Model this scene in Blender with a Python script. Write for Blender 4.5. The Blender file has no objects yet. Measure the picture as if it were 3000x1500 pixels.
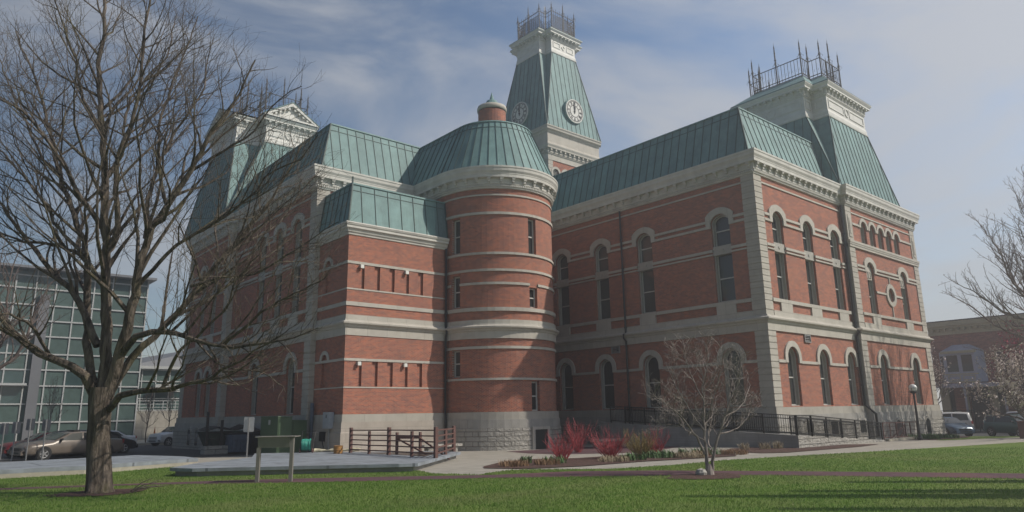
import bpy, bmesh, math, random
import numpy as np
from mathutils import Vector, Matrix
from mathutils.geometry import tessellate_polygon
random.seed(7); PI=math.pi
S=bpy.context.scene; COL=S.collection
# ---------------------------------------------------------------- camera, world, sun
CAMP=Vector((-35.908,-19.996,-.074)); YAW,PITCH,ROLL,F=.713,.221,-.017,2046.6
def camera():
    cy,sy,cp,sp=math.cos(YAW),math.sin(YAW),math.cos(PITCH),math.sin(PITCH)
    f=Vector((sy*cp,cy*cp,sp)); r=Vector((cy,-sy,0)); u=r.cross(f)
    c,s=math.cos(ROLL),math.sin(ROLL); r2=c*r+s*u; u2=-s*r+c*u
    cd=bpy.data.cameras.new('camera'); o=bpy.data.objects.new('camera',cd); COL.objects.link(o)
    m=Matrix((r2,u2,-f)).transposed().to_4x4(); m.translation=CAMP; o.matrix_world=m
    cd.sensor_width=36; cd.lens=F/3000*36; cd.clip_end=2000; cd.clip_start=.1
    S.camera=o
camera()
SAZ,SEL=math.radians(39),math.radians(42)       # sun towards (+sin,-cos)
SD=Vector((math.sin(SAZ)*math.cos(SEL),-math.cos(SAZ)*math.cos(SEL),math.sin(SEL)))
def world():
    w=bpy.data.worlds.new('World'); S.world=w; w.use_nodes=True; nt=w.node_tree; N=nt.nodes; L=nt.links
    bg=N['Background']
    sky=N.new('ShaderNodeTexSky'); sky.sky_type='NISHITA'; sky.sun_disc=False; sky.sun_elevation=SEL
    sky.sun_rotation=math.atan2(SD.x,SD.y); sky.air_density=1.25; sky.dust_density=.3; sky.ozone_density=4
    tc=N.new('ShaderNodeTexCoord')
    mp=N.new('ShaderNodeMapping'); mp.inputs['Scale'].default_value=(1.1,1.1,2.6); mp.inputs['Rotation'].default_value=(.25,.1,.5)
    L.new(tc.outputs['Generated'],mp.inputs[0])
    n1=N.new('ShaderNodeTexNoise'); n1.inputs['Scale'].default_value=2.1; n1.inputs['Detail'].default_value=9; n1.inputs['Roughness'].default_value=.56; n1.inputs['Distortion'].default_value=.6
    L.new(mp.outputs[0],n1.inputs['Vector'])
    # clouds thicken towards the sun side of the sky
    dp=N.new('ShaderNodeVectorMath'); dp.operation='DOT_PRODUCT'; dp.inputs[1].default_value=(.95,-.3,-.1)
    L.new(tc.outputs['Generated'],dp.inputs[0])
    ad=N.new('ShaderNodeMath'); ad.operation='MULTIPLY_ADD'; ad.inputs[1].default_value=.23; L.new(dp.outputs['Value'],ad.inputs[0]); L.new(n1.outputs['Fac'],ad.inputs[2])
    cr=N.new('ShaderNodeMapRange'); cr.interpolation_type='SMOOTHSTEP'
    cr.inputs[1].default_value=.40; cr.inputs[2].default_value=.72; cr.inputs[4].default_value=.84; L.new(ad.outputs[0],cr.inputs[0])
    mx=N.new('ShaderNodeMix'); mx.data_type='RGBA'; L.new(cr.outputs[0],mx.inputs['Factor']); 
    gr=N.new('ShaderNodeMapRange'); gr.inputs[1].default_value=-.35; gr.inputs[2].default_value=.9; gr.inputs[3].default_value=.42; gr.inputs[4].default_value=1.1; L.new(dp.outputs['Value'],gr.inputs[0])
    gm=N.new('ShaderNodeVectorMath'); gm.operation='SCALE'; L.new(sky.outputs[0],gm.inputs[0]); L.new(gr.outputs[0],gm.inputs['Scale']); L.new(gm.outputs[0],mx.inputs['A'])
    mx.inputs['B'].default_value=(3.8,3.88,4.05,1); L.new(mx.outputs['Result'],bg.inputs[0]); bg.inputs[1].default_value=.12
    sd=bpy.data.lights.new('sun','SUN'); sd.energy=3.7; sd.angle=math.radians(.6); sd.color=(1,.93,.82)
    so=bpy.data.objects.new('sun',sd); COL.objects.link(so); so.rotation_euler=SD.to_track_quat('Z','Y').to_euler()
world()
S.view_settings.view_transform='Standard'; S.view_settings.look='None'; S.view_settings.gamma=1; S.view_settings.exposure=.22
# ---------------------------------------------------------------- materials
def newmat(name,rough=.8,metal=0.,spec=.5):
    m=bpy.data.materials.new(name); m.use_nodes=True; b=m.node_tree.nodes['Principled BSDF']
    b.inputs['Roughness'].default_value=rough; b.inputs['Metallic'].default_value=metal; b.inputs['Specular IOR Level'].default_value=spec
    return m,m.node_tree.nodes,m.node_tree.links,b
def mixc(N,L,fac,a,b,mode='MIX'):
    x=N.new('ShaderNodeMix'); x.data_type='RGBA'; x.blend_type=mode
    if isinstance(fac,(int,float)): x.inputs['Factor'].default_value=fac
    else: L.new(fac,x.inputs['Factor'])
    for k,v in (('A',a),('B',b)):
        if isinstance(v,tuple): x.inputs[k].default_value=(*v[:3],1)
        else: L.new(v,x.inputs[k])
    return x.outputs['Result']
def noise(N,L,scale,detail=4,src='Object',sc=(1,1,1),rough=.55):
    tc=N.new('ShaderNodeTexCoord'); mp=N.new('ShaderNodeMapping'); mp.inputs['Scale'].default_value=sc
    L.new(tc.outputs[src],mp.inputs[0]); n=N.new('ShaderNodeTexNoise'); n.inputs['Scale'].default_value=scale
    n.inputs['Detail'].default_value=detail; n.inputs['Roughness'].default_value=rough; L.new(mp.outputs[0],n.inputs['Vector']); return n.outputs['Fac']
def ramp(N,L,src,a,b,lo=0.,hi=1.):
    r=N.new('ShaderNodeMapRange'); r.inputs[1].default_value=a; r.inputs[2].default_value=b; r.inputs[3].default_value=lo; r.inputs[4].default_value=hi
    L.new(src,r.inputs[0]); return r.outputs[0]
def bump(N,L,b,h,st=.3,dist=.02):
    x=N.new('ShaderNodeBump'); x.inputs['Strength'].default_value=st; x.inputs['Distance'].default_value=dist; L.new(h,x.inputs['Height']); L.new(x.outputs[0],b.inputs['Normal'])
def M_simple(name,c,rough=.6,metal=0.,var=.12,scale=6.,bm=0.,spec=.5):
    m,N,L,b=newmat(name,rough,metal,spec); n=noise(N,L,scale,5)
    f=ramp(N,L,n,.3,.7); c1=tuple(x*(1-var) for x in c); c2=tuple(min(1,x*(1+var)) for x in c)
    L.new(mixc(N,L,f,c1,c2),b.inputs['Base Color'])
    if bm: bump(N,L,b,noise(N,L,scale*8,4),bm,.02)
    return m
def M_brick(name,c1,c2,mort,w=.205,h=.0685,dark=(.12,.055,.06)):
    m,N,L,b=newmat(name,.88,spec=.25)
    uv=N.new('ShaderNodeUVMap'); br=N.new('ShaderNodeTexBrick'); L.new(uv.outputs[0],br.inputs['Vector'])
    br.inputs['Scale'].default_value=1; br.inputs['Brick Width'].default_value=w; br.inputs['Row Height'].default_value=h
    br.inputs['Mortar Size'].default_value=.0095; br.inputs['Mortar Smooth'].default_value=.3; br.inputs['Bias'].default_value=-.12
    br.inputs['Color1'].default_value=(*c1,1); br.inputs['Color2'].default_value=(*c2,1); br.inputs['Mortar'].default_value=(*mort,1)
    # mottled patches of darker, purplish burnt bricks and paler weathered ones
    n=ramp(N,L,noise(N,L,.8,6,sc=(1,1,2.2)),.5,.78,0,.36)
    k=mixc(N,L,n,br.outputs['Color'],dark)
    n2=ramp(N,L,noise(N,L,9,3,sc=(1,1,3)),.35,.75,0,.3); k=mixc(N,L,n2,k,tuple(x*1.0 for x in c2))
    ns=ramp(N,L,noise(N,L,3.2,5,sc=(1.5,1.5,.12)),.55,.8,0,.35); k=mixc(N,L,ns,k,(.10,.06,.055))
    ne=ramp(N,L,noise(N,L,2.1,5,sc=(1,1,.5)),.62,.8,0,.35); k=mixc(N,L,ne,k,(.42,.30,.25))
    n3=ramp(N,L,noise(N,L,.35,4),.5,.8,0,.3); k=mixc(N,L,n3,k,(.36,.15,.09))
    b2=N.new('ShaderNodeTexBrick'); L.new(uv.outputs[0],b2.inputs['Vector']); b2.inputs['Scale'].default_value=1; b2.inputs['Brick Width'].default_value=w*2.3; b2.inputs['Row Height'].default_value=h*2
    b2.inputs['Mortar Size'].default_value=0; b2.inputs['Color1'].default_value=(0,0,0,1); b2.inputs['Color2'].default_value=(1,1,1,1); b2.inputs['Bias'].default_value=-.2
    k=mixc(N,L,ramp(N,L,b2.outputs['Color'],.25,1,0,.5),k,tuple(x*1.1 for x in dark))
    inv=N.new('ShaderNodeMath'); inv.operation='MULTIPLY'; inv.inputs[1].default_value=.6; L.new(br.outputs['Fac'],inv.inputs[0])
    k=mixc(N,L,inv.outputs[0],k,mort)
    L.new(k,b.inputs['Base Color'])
    rv=N.new('ShaderNodeMath'); rv.operation='SUBTRACT'; rv.inputs[0].default_value=1; L.new(br.outputs['Fac'],rv.inputs[1]); bump(N,L,b,rv.outputs[0],.35,.01)
    return m
def M_stone(name,c,bw=1.1,bh=.42,joint=.5,rough=.85,stain=.3,bs=.1,rock=0.,ms=.012):
    m,N,L,b=newmat(name,rough,spec=.3)
    uv=N.new('ShaderNodeUVMap'); br=N.new('ShaderNodeTexBrick'); L.new(uv.outputs[0],br.inputs['Vector'])
    br.inputs['Scale'].default_value=1; br.inputs['Brick Width'].default_value=bw; br.inputs['Row Height'].default_value=bh
    br.inputs['Mortar Size'].default_value=ms if not rock else .022; br.inputs['Mortar Smooth'].default_value=.2
    br.inputs['Color1'].default_value=(*c,1); br.inputs['Color2'].default_value=(*[x*.9 for x in c],1)
    br.inputs['Mortar'].default_value=(*[x*(1-joint) for x in c],1)
    n=ramp(N,L,noise(N,L,1.6,7),.42,.75,0,stain); k=mixc(N,L,n,br.outputs['Color'],(c[0]*.5,c[1]*.5,c[2]*.47))
    n=ramp(N,L,noise(N,L,5,5,sc=(1,1,.25)),.5,.8,0,stain*.8); k=mixc(N,L,n,k,(c[0]*.62,c[1]*.6,c[2]*.55))
    L.new(k,b.inputs['Base Color'])
    if rock:
        tc=noise(N,L,5.5,6,sc=(1,1,1.6)); sb=N.new('ShaderNodeMath'); sb.operation='SUBTRACT'; L.new(tc,sb.inputs[0]); L.new(br.outputs['Fac'],sb.inputs[1]); bump(N,L,b,sb.outputs[0],1,rock)
    else: bump(N,L,b,noise(N,L,25,4),bs,.02)
    return m
def M_copper(name,c=(.155,.265,.262),dark=(.05,.085,.08),amt=.5):
    m,N,L,b=newmat(name,.62,spec=.4)
    n=ramp(N,L,noise(N,L,1.1,5),.3,.7); k=mixc(N,L,n,tuple(x*.8 for x in c),tuple(x*1.22 for x in c))
    n=ramp(N,L,noise(N,L,2.6,6,sc=(2.2,2.2,.16),rough=.6),.55,.8,0,amt); k=mixc(N,L,n,k,dark)
    uv=N.new('ShaderNodeUVMap'); b2=N.new('ShaderNodeTexBrick'); L.new(uv.outputs[0],b2.inputs['Vector']); b2.inputs['Scale'].default_value=1; b2.inputs['Brick Width'].default_value=.62; b2.inputs['Row Height'].default_value=6.1; b2.inputs['Mortar Size'].default_value=0; b2.offset=0
    b2.inputs['Color1'].default_value=(0,0,0,1); b2.inputs['Color2'].default_value=(1,1,1,1)
    k=mixc(N,L,ramp(N,L,b2.outputs['Color'],0,1,0,.42),k,(.085,.15,.155))
    n=ramp(N,L,noise(N,L,5.5,6,sc=(1.6,1.6,.07),rough=.7),.6,.72,0,.55); k=mixc(N,L,n,k,(.05,.075,.07))
    n=ramp(N,L,noise(N,L,.5,3),.5,.75,0,.35); k=mixc(N,L,n,k,(.10,.19,.20))
    n=ramp(N,L,noise(N,L,14,4,sc=(1,1,.3)),.5,.8,0,.25); k=mixc(N,L,n,k,(.27,.38,.35))
    L.new(k,b.inputs['Base Color']); bump(N,L,b,noise(N,L,3,3),.25,.03); return m
def M_glass(name,c=(.028,.031,.032),rough=.04):
    m,N,L,b=newmat(name,rough,spec=.55); oi=N.new('ShaderNodeObjectInfo')
    L.new(mixc(N,L,ramp(N,L,oi.outputs['Random'],.2,1),c,(.085,.088,.082)),b.inputs['Base Color'])
    bump(N,L,b,noise(N,L,1.1,3),.16,.03); return m
MT={}
MT['brick']=M_brick('brick',(.46,.128,.064),(.20,.06,.045),(.42,.33,.27))
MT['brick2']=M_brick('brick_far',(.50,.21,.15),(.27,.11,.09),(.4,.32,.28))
MT['stone']=M_stone('limestone',(.50,.47,.42),bw=1.25,bh=5.3,joint=.35)
MT['quoin']=M_stone('quoin_stone',(.48,.45,.40),bw=9,bh=.355,joint=.25)
MT['smooth']=M_stone('water_table_stone',(.43,.405,.36),bw=1.3,bh=.9,joint=.35)
MT['rough']=M_stone('rock_faced_stone',(.42,.40,.365),bw=.85,bh=.27,joint=.5,rock=.12,stain=.35)
MT['smooth2']=M_stone('grey_base_course',(.38,.365,.34),bw=1.1,bh=.9,joint=.4,stain=.45,bs=.5); MT['smooth3']=M_stone('bush_hammered_stone',(.42,.375,.33),bw=1.9,bh=.72,joint=.25,stain=.35,bs=.5)
MT['white']=M_simple('painted_metal_white',(.60,.595,.56),.55,var=.08,scale=2)
MT['cornice']=M_simple('painted_cornice',(.53,.515,.475),.6,var=.14,scale=1.2)
MT['copper']=M_copper('verdigris_copper'); MT['copperdark']=M_copper('dull_copper',(.10,.15,.165),(.045,.05,.06),.7)
MT['copperseam']=M_simple('copper_seam',(.045,.08,.075),.6,var=.25,scale=3)
MT['glass']=M_glass('window_glass'); MT['frame']=M_simple('window_frame_stone_colour',(.36,.345,.31),.6,var=.1)
MT['sash']=M_simple('window_sash',(.50,.49,.46),.5,var=.06)
MT['iron']=M_simple('wrought_iron',(.022,.02,.02),.6,var=.3,scale=5)
MT['rail']=M_simple('black_railing_paint',(.018,.018,.018),.45,var=.2)
MT['concrete']=M_stone('concrete',(.38,.355,.31),bw=1.6,bh=1.6,joint=.35,stain=.45,ms=.03)
MT['rampc']=M_stone('stained_concrete',(.37,.36,.34),bw=3,bh=.14,joint=.18,stain=.6)
MT['slab']=M_stone('painted_slab',(.29,.32,.36),bw=4.2,bh=3.1,joint=.6,stain=.95,rough=.7,ms=.05)
MT['asphalt']=M_simple('asphalt',(.055,.054,.054),.9,var=.18,scale=1.5,bm=.3)
MT['mulch']=M_simple('bark_mulch',(.085,.045,.035),.95,var=.7,scale=14,bm=1)
MT['pavers']=M_brick('brick_pavers',(.12,.058,.064),(.08,.045,.052),(.11,.085,.085),w=.2,h=.1,dark=(.12,.06,.09))
def M_grass():
    m,N,L,b=newmat('lawn_grass',.9,spec=.15)
    n=ramp(N,L,noise(N,L,.45,5),.35,.68); k=mixc(N,L,n,(.11,.19,.035),(.18,.26,.06))
    n=ramp(N,L,noise(N,L,9,5,sc=(1,1,1)),.4,.75,0,.6); k=mixc(N,L,n,k,(.13,.15,.05))
    n=ramp(N,L,noise(N,L,2.2,6),.57,.75,0,.5); k=mixc(N,L,n,k,(.25,.24,.12))
    n=ramp(N,L,noise(N,L,.16,4,sc=(1,2.2,1)),.5,.66,0,.45); k=mixc(N,L,n,k,(.20,.21,.085))
    L.new(k,b.inputs['Base Color']); bump(N,L,b,noise(N,L,60,4),.9,.05); return m
MT['grass']=M_grass()
def M_blade():
    m,N,L,b=newmat('grass_blade',.8,spec=.2)
    k=mixc(N,L,ramp(N,L,noise(N,L,.5,5),.35,.68),(.135,.25,.045),(.22,.32,.075)); k=mixc(N,L,ramp(N,L,noise(N,L,7,3),.5,.75,0,.3),k,(.10,.18,.035))
    k=mixc(N,L,ramp(N,L,noise(N,L,.16,4,sc=(1,2.2,1)),.5,.66,0,.55),k,(.27,.29,.12)); k=mixc(N,L,ramp(N,L,noise(N,L,1.7,5),.58,.74,0,.55),k,(.33,.31,.17))
    L.new(k,b.inputs['Base Color']); return m
MT['blade']=M_blade()
MT['bark']=None
def M_bark(name,c,lich=(.16,.15,.07)):
    m,N,L,b=newmat(name,.95,spec=.15)
    n=noise(N,L,9,7,sc=(1,1,.14),rough=.65); k=mixc(N,L,ramp(N,L,n,.38,.66),tuple(x*.3 for x in c),tuple(x*1.25 for x in c))
    k=mixc(N,L,ramp(N,L,noise(N,L,1.3,5,sc=(1,1,.5)),.52,.75,0,.6),k,lich); L.new(k,b.inputs['Base Color']); bump(N,L,b,n,1,.12); return m
MT['bark']=M_bark('maple_bark',(.17,.14,.115)); MT['twig']=M_simple('twig_bark',(.13,.10,.09),.9,var=.2,scale=2)
MT['paletwig']=M_simple('pale_twig_bark',(.25,.215,.195),.9,var=.2,scale=3); MT['hazetwig']=M_simple('haze_paled_twig_bark',(.22,.18,.16),.9,var=.2,scale=2); MT['redtwig']=M_simple('red_twig',(.36,.06,.07),.7,var=.35,scale=5)  # tall right tree's bark: twig colour made paler to include the air's veil
MT['yellowtwig']=M_simple('yellow_green_twig',(.25,.19,.07),.75,var=.3,scale=5); MT['leaf']=M_simple('daffodil_leaf',(.07,.14,.04),.6,var=.35)
MT['drygrass']=M_simple('dry_grass',(.24,.15,.085),.9,var=.4); MT['straw']=M_simple('straw',(.33,.27,.18),.9,var=.3)
MT['blossom']=M_simple('white_blossom',(.78,.68,.64),.8,var=.15); MT['pink']=M_simple('pink_blossom',(.45,.07,.12),.8,var=.3)
MT['needle']=M_simple('evergreen_leaf',(.04,.07,.025),.8,var=.3)
MT['teal']=M_stone('teal_spandrel_glass',(.095,.14,.13),bw=1.75,bh=1.7,joint=.0,stain=.5,rough=.22)
MT['tealdark']=M_simple('dark_curtain_glass',(.045,.08,.08),.08,var=.3,scale=.5,spec=.8)
MT['alum']=M_simple('aluminium_mullion',(.42,.43,.43),.5,var=.08); MT['panel']=M_simple('silver_panel',(.16,.165,.18),.5,var=.08,scale=.4)
MT['greenbox']=M_simple('green_enamel',(.055,.10,.05),.5,var=.14,scale=1.5); MT['darkgreen']=M_simple('dark_green_steel',(.025,.04,.03),.6,var=.3)
MT['bluebin']=M_simple('blue_grey_steel',(.10,.125,.17),.65,var=.2); MT['black']=M_simple('black_plastic',(.015,.015,.016),.5,var=.2)
MT['brownrail']=M_simple('brown_paint',(.13,.065,.055),.6,var=.2,scale=4); MT['galv']=M_simple('galvanised_steel',(.33,.33,.33),.5,.3,var=.1)
MT['taupe']=M_simple('taupe_enamel',(.19,.18,.16),.55,var=.1,scale=2); MT['tealhose']=M_simple('teal_hose',(.04,.30,.23),.5,var=.2,scale=9)
MT['rust']=M_simple('rusty_drum',(.34,.17,.05),.7,var=.35,scale=7); MT['tyre']=M_simple('tyre_rubber',(.018,.018,.018),.85)
MT['rim']=M_simple('alloy_rim',(.42,.42,.42),.35,.6,var=.1); MT['lens']=M_simple('lamp_lens',(.6,.6,.6),.15,var=.1,spec=.8); MT['orange']=M_simple('orange_plastic',(.6,.15,.03),.6)
MT['globe']=M_simple('white_globe',(.72,.72,.70),.25,var=.03); MT['curb']=M_simple('kerb_concrete',(.36,.33,.27),.9,var=.12,bm=.2)
MT['metbox']=M_simple('pale_blue_grey_enamel',(.33,.36,.40),.5,var=.06); MT['lav']=M_simple('lavender_paint',(.42,.43,.52),.6,var=.1); MT['cream']=M_simple('cream_paint',(.50,.46,.33),.6,var=.1); MT['shopdark']=M_simple('dark_shop_front',(.02,.02,.022),.3,var=.3)
MT['tail']=M_simple('tail_lamp_red',(.3,.02,.02),.2)
def M_paint(name,c,metal=.1):
    m,N,L,b=newmat(name,.32,metal); b.inputs['Base Color'].default_value=(*c,1); b.inputs['Coat Weight'].default_value=.35; b.inputs['Coat Roughness'].default_value=.08
    L.new(mixc(N,L,ramp(N,L,noise(N,L,2,4),.3,.7),tuple(x*.88 for x in c),tuple(min(1,x*1.08) for x in c)),b.inputs['Base Color']); return m
# ---------------------------------------------------------------- mesh helper
class MB:
    def __init__(s): s.v=[]; s.f=[]; s.m=[]; s.uv={}; s.cyl=None
    def face(s,pts,mi=0):
        b=len(s.v); s.v+= [tuple(p) for p in pts]; s.f.append(tuple(range(b,b+len(pts)))); s.m.append(mi)
    def hexa(s,P,mi=0):   # P: 8 points, bottom 4 then top 4
        b=len(s.v); s.v+=[tuple(p) for p in P]
        for q in ((0,3,2,1),(4,5,6,7),(0,1,5,4),(1,2,6,5),(2,3,7,6),(3,0,4,7)): s.f.append(tuple(b+i for i in q)); s.m.append(mi)
    def box(s,x0,x1,y0,y1,z0,z1,mi=0):
        s.hexa([(x0,y0,z0),(x1,y0,z0),(x1,y1,z0),(x0,y1,z0),(x0,y0,z1),(x1,y0,z1),(x1,y1,z1),(x0,y1,z1)],mi)
    def obox(s,c,ang,l,w,h,mi=0,taper=1.):
        ca,sa=math.cos(ang),math.sin(ang); P=[]
        for z,t in ((0,1),(h,taper)):
            for a,b in ((-1,-1),(1,-1),(1,1),(-1,1)): P.append((c[0]+ca*a*l/2*t-sa*b*w/2*t,c[1]+sa*a*l/2*t+ca*b*w/2*t,c[2]+z))
        s.hexa(P,mi)
    def bar(s,p,q,w,h=None,mi=0,up=Vector((0,0,1))):
        p=Vector(p);q=Vector(q);h=h or w;d=(q-p)
        if d.length<1e-6: return
        d.normalize(); a=d.cross(up)
        if a.length<1e-3: a=Vector((1,0,0))
        a.normalize(); b=a.cross(d); P=[]
        for e in (p,q):
            for i,j in ((-1,-1),(1,-1),(1,1),(-1,1)): P.append(e+a*(i*w/2)+b*(j*h/2))
        s.hexa(P,mi)
    def tube(s,pts,rad,n=6,mi=0,cap=False):
        pts=[Vector(p) for p in pts]; k=len(pts)
        if not hasattr(rad,'__len__'): rad=[rad]*k
        b=len(s.v); ref=Vector((.31,.17,.93))
        for i,p in enumerate(pts):
            d=(pts[min(i+1,k-1)]-pts[max(i-1,0)])
            if d.length<1e-9: d=Vector((0,0,1))
            d.normalize(); a=d.cross(ref)
            if a.length<.05: a=d.cross(Vector((1,0,0)))
            a.normalize(); c=d.cross(a)
            for j in range(n):
                t=2*PI*j/n; q=p+(a*math.cos(t)+c*math.sin(t))*rad[i]; s.v.append((q.x,q.y,q.z))
        for i in range(k-1):
            for j in range(n): s.f.append((b+i*n+j,b+i*n+(j+1)%n,b+(i+1)*n+(j+1)%n,b+(i+1)*n+j)); s.m.append(mi)
        if cap:
            s.f.append(tuple(b+j for j in range(n))); s.m.append(mi); s.f.append(tuple(b+(k-1)*n+j for j in range(n))); s.m.append(mi)
    def lathe(s,c,prof,n=16,mi=0,axis='z'):
        b=len(s.v)
        for r,z in prof:
            for j in range(n):
                t=2*PI*j/n; x,y=r*math.cos(t),r*math.sin(t)
                s.v.append((c[0]+x,c[1]+y,c[2]+z) if axis=='z' else ((c[0]+x,c[1]+z,c[2]+y) if axis=='y' else (c[0]+z,c[1]+x,c[2]+y)))
        for i in range(len(prof)-1):
            for j in range(n): s.f.append((b+i*n+j,b+i*n+(j+1)%n,b+(i+1)*n+(j+1)%n,b+(i+1)*n+j)); s.m.append(mi)
        s.f.append(tuple(b+j for j in range(n))); s.m.append(mi); s.f.append(tuple(b+(len(prof)-1)*n+j for j in range(n))); s.m.append(mi)
    def prism(s,poly,z0,z1,mi=0,hz=None):
        n=len(poly); Z=(lambda p,z:z+hz(p[0],p[1])) if hz else (lambda p,z:z)
        b=len(s.v); s.v+=[(p[0],p[1],Z(p,z0)) for p in poly]+[(p[0],p[1],Z(p,z1)) for p in poly]
        for t in tessellate_polygon([[Vector((p[0],p[1],0)) for p in poly]]):
            s.f.append(tuple(b+i for i in t)); s.m.append(mi); s.f.append(tuple(b+n+i for i in t)); s.m.append(mi)
        for i in range(n): s.f.append((b+i,b+(i+1)%n,b+n+(i+1)%n,b+n+i)); s.m.append(mi)
    def build(s,name,mats,parent=None,label=None,smooth=False,cyl=None):
        me=bpy.data.meshes.new(name); me.from_pydata(s.v,[],s.f)
        if not isinstance(mats,(list,tuple)): mats=[mats]
        for m in mats: me.materials.append(MT[m] if isinstance(m,str) else m)
        me.polygons.foreach_set('material_index',s.m)
        if smooth: me.polygons.foreach_set('use_smooth',[True]*len(s.f))
        if len(s.f)<60000:
            uv=me.uv_layers.new(name='UVMap'); uvd=np.zeros((len(me.loops),2),np.float32); V=s.v
            for p in me.polygons:
                nx,ny,nz=p.normal; li=p.loop_indices
                if abs(nz)>.75:
                    for l,vi in zip(li,p.vertices): uvd[l]=(V[vi][0],V[vi][1])
                else:
                    h=math.hypot(nx,ny) or 1; tx,ty=-ny/h,nx/h
                    if abs(tx)>.999 or abs(ty)>.999: tx,ty=(1,0) if abs(tx)>.5 else (0,1)
                    if cyl: 
                        rr=cyl[2]; cx_,cy_=cyl[0],cyl[1]
                        for l,vi in zip(li,p.vertices): uvd[l]=(math.atan2(V[vi][1]-cy_,-(V[vi][0]-cx_)+1e-9)*rr,V[vi][2])
                    else:
                        for l,vi in zip(li,p.vertices): uvd[l]=(V[vi][0]*tx+V[vi][1]*ty,V[vi][2])
            uv.data.foreach_set('uv',uvd.ravel())
        o=bpy.data.objects.new(name,me); COL.objects.link(o)
        if parent is not None: o.parent=parent
        if label: o['label']=label
        return o
def tag(o,label,cat,group=None,kind=None):
    if label: o['label']=label
    if cat: o['category']=cat
    if group: o['group']=group
    if kind: o['kind']=kind
    return o
def struct(o,kind='structure'): o['kind']=kind; return o
def thing(name,label,cat,loc=(0,0,0),rz=0,group=None):
    o=bpy.data.objects.new(name,None); COL.objects.link(o); o.location=loc; o.rotation_euler=(0,0,rz); o.empty_display_size=.3
    return tag(o,label,cat,group)
def copytree(o,parent=None):
    c=o.copy(); COL.objects.link(c); c.parent=parent
    for ch in list(o.children): copytree(ch,c)
    return c
# ---------------------------------------------------------------- ground
def hz(x,y):
    d=-.3*min(1,max(0,(x-19)/4.))
    return -1.72-.0045*(x+36)-.0085*(y+20)+d
def clip(poly,x,keep_less):
    out=[]; n=len(poly)
    for i in range(n):
        a,b=poly[i],poly[(i+1)%n]; ia=(a[0]<=x)==keep_less; ib=(b[0]<=x)==keep_less
        if ia: out.append(a)
        if ia!=ib:
            t=(x-a[0])/(b[0]-a[0]); out.append((x,a[1]+t*(b[1]-a[1])))
    return out
def sheet(name,poly,dz,mat,kind='structure',label=None,th=0,par=None):
    mb=MB()
    parts=[clip(poly,19,True)]; r=clip(poly,19,False)
    if len(r)>2:
        parts.append(clip(r,23,True)); parts.append(clip(r,23,False))
    for p in parts:
        if len(p)<3: continue
        if th: mb.prism(p,dz-th,dz,0,hz); continue
        b=len(mb.v); mb.v+=[(q[0],q[1],hz(*q)+dz) for q in p]
        for t in tessellate_polygon([[Vector((q[0],q[1],0)) for q in p]]): mb.f.append(tuple(b+i for i in t)); mb.m.append(0)
    o=mb.build(name,mat,par)
    if kind: o['kind']=kind
    if label: o['label']=label
    return o
sheet('ground',[(-110,-75),(120,-75),(120,125),(-110,125)],-.03,'asphalt')
sheet('pavement',[(-34,14),(-26.6,9),(-24,-1),(-12,-7),(14,-12),(23.6,-12),(23.6,30),(-18.9,30),(-19.2,20),(-24,21.5),(-34,20.5)],-.012,'concrete')
LAWN=[(-89,-70),(23.4,-70),(23.4,-9.3),(9.69,-8.56),(-2.47,-6.32),(-8.28,-4.9),(-12.0,-4.2),(-15.2,-4.25),(-17.6,-3.7),(-19.4,-1.6),(-19.9,-1.25),(-20.9,-1.5),(-21.9,-2.0),(-22.4,-.2),(-21.9,1.4),(-25,6.5),(-26.2,8.5),(-26.4,13.9),(-29.9,13.1),(-32.9,12),(-50,8),(-89,0)]
sheet('lawn',LAWN,-.004,'grass')
sheet('lawn',[(11,-4.2),(17.5,-6.3),(23.4,-8.0),(23.4,-3.0),(14,-1.5)],-.004,'grass')
BP=[(-60,12.5),(-45,9.6),(-33.38,5.74),(-30.15,3.95),(-27.6,2.55),(-25.6,1.05),(-23.4,-.9),(-21.6,-2.5),(-19.2,-3.4),(-17.35,-5.5),(-15.8,-8.3),(-14.4,-11),(-12.9,-14.2),(-10,-24),
    (-11.7,-24.5),(-14.6,-14.6),(-16.0,-11.5),(-17.0,-9.3),(-18.3,-7.4),(-20.1,-5.6),(-22.6,-3.2),(-24.6,-1.8),(-26.5,-.2),(-28.4,1.6),(-30.25,3.3),(-33.45,4.95),(-45,8.7),(-60,11.5)]
sheet('brick_path',BP,.002,'pavers')
sheet('brick_patio',[(-11.6,7.1),(-11.6,4.9),(-8.3,2.3),(-5.2,3.6),(-2.0,4.9),(-2.0,9.5),(-6.8,9.8),(-10.8,9.8)],-.004,'pavers')
sheet('mulch_bed',[(-19.9,.2),(-19.3,-1.3),(-17.2,-2.05),(-14,-2.15),(-10.3,-2.9),(-9.1,-3.1),(-7.9,-2.3),(-8.2,-.2),(-9.6,1.6),(-13.6,1.7),(-15.4,3.0),(-17.6,2.2),(-19.4,.9)],.012,'mulch')
sheet('mulch_bed',[(-5.9,-.4),(-3.2,.9),(-1.5,.9),(-1.5,-1.9),(3.5,-1.9),(4.5,-3.3),(1.4,-3.7),(-2.9,-3.6),(-5.6,-3.5),(-6.6,-2.8)],.008,'mulch')
def blob(cx,cy,rx,ry,n=22): return [(cx+rx*(1+.12*math.sin(3*t+cx))*math.cos(t),cy+ry*(1+.1*math.cos(4*t))*math.sin(t)) for t in [2*PI*i/n for i in range(n)]]
sheet('mulch_bed',blob(-18.5,-8.0,1.25,.9),.01,'mulch'); sheet('mulch_bed',blob(-31.65,1.45,1.15,.95),.01,'mulch')
sheet('mulch_bed',[(11.5,-3.6),(14.5,-3.9),(22,-3.2),(22,-1.2),(11.5,-1.2)],.004,'mulch')
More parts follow.
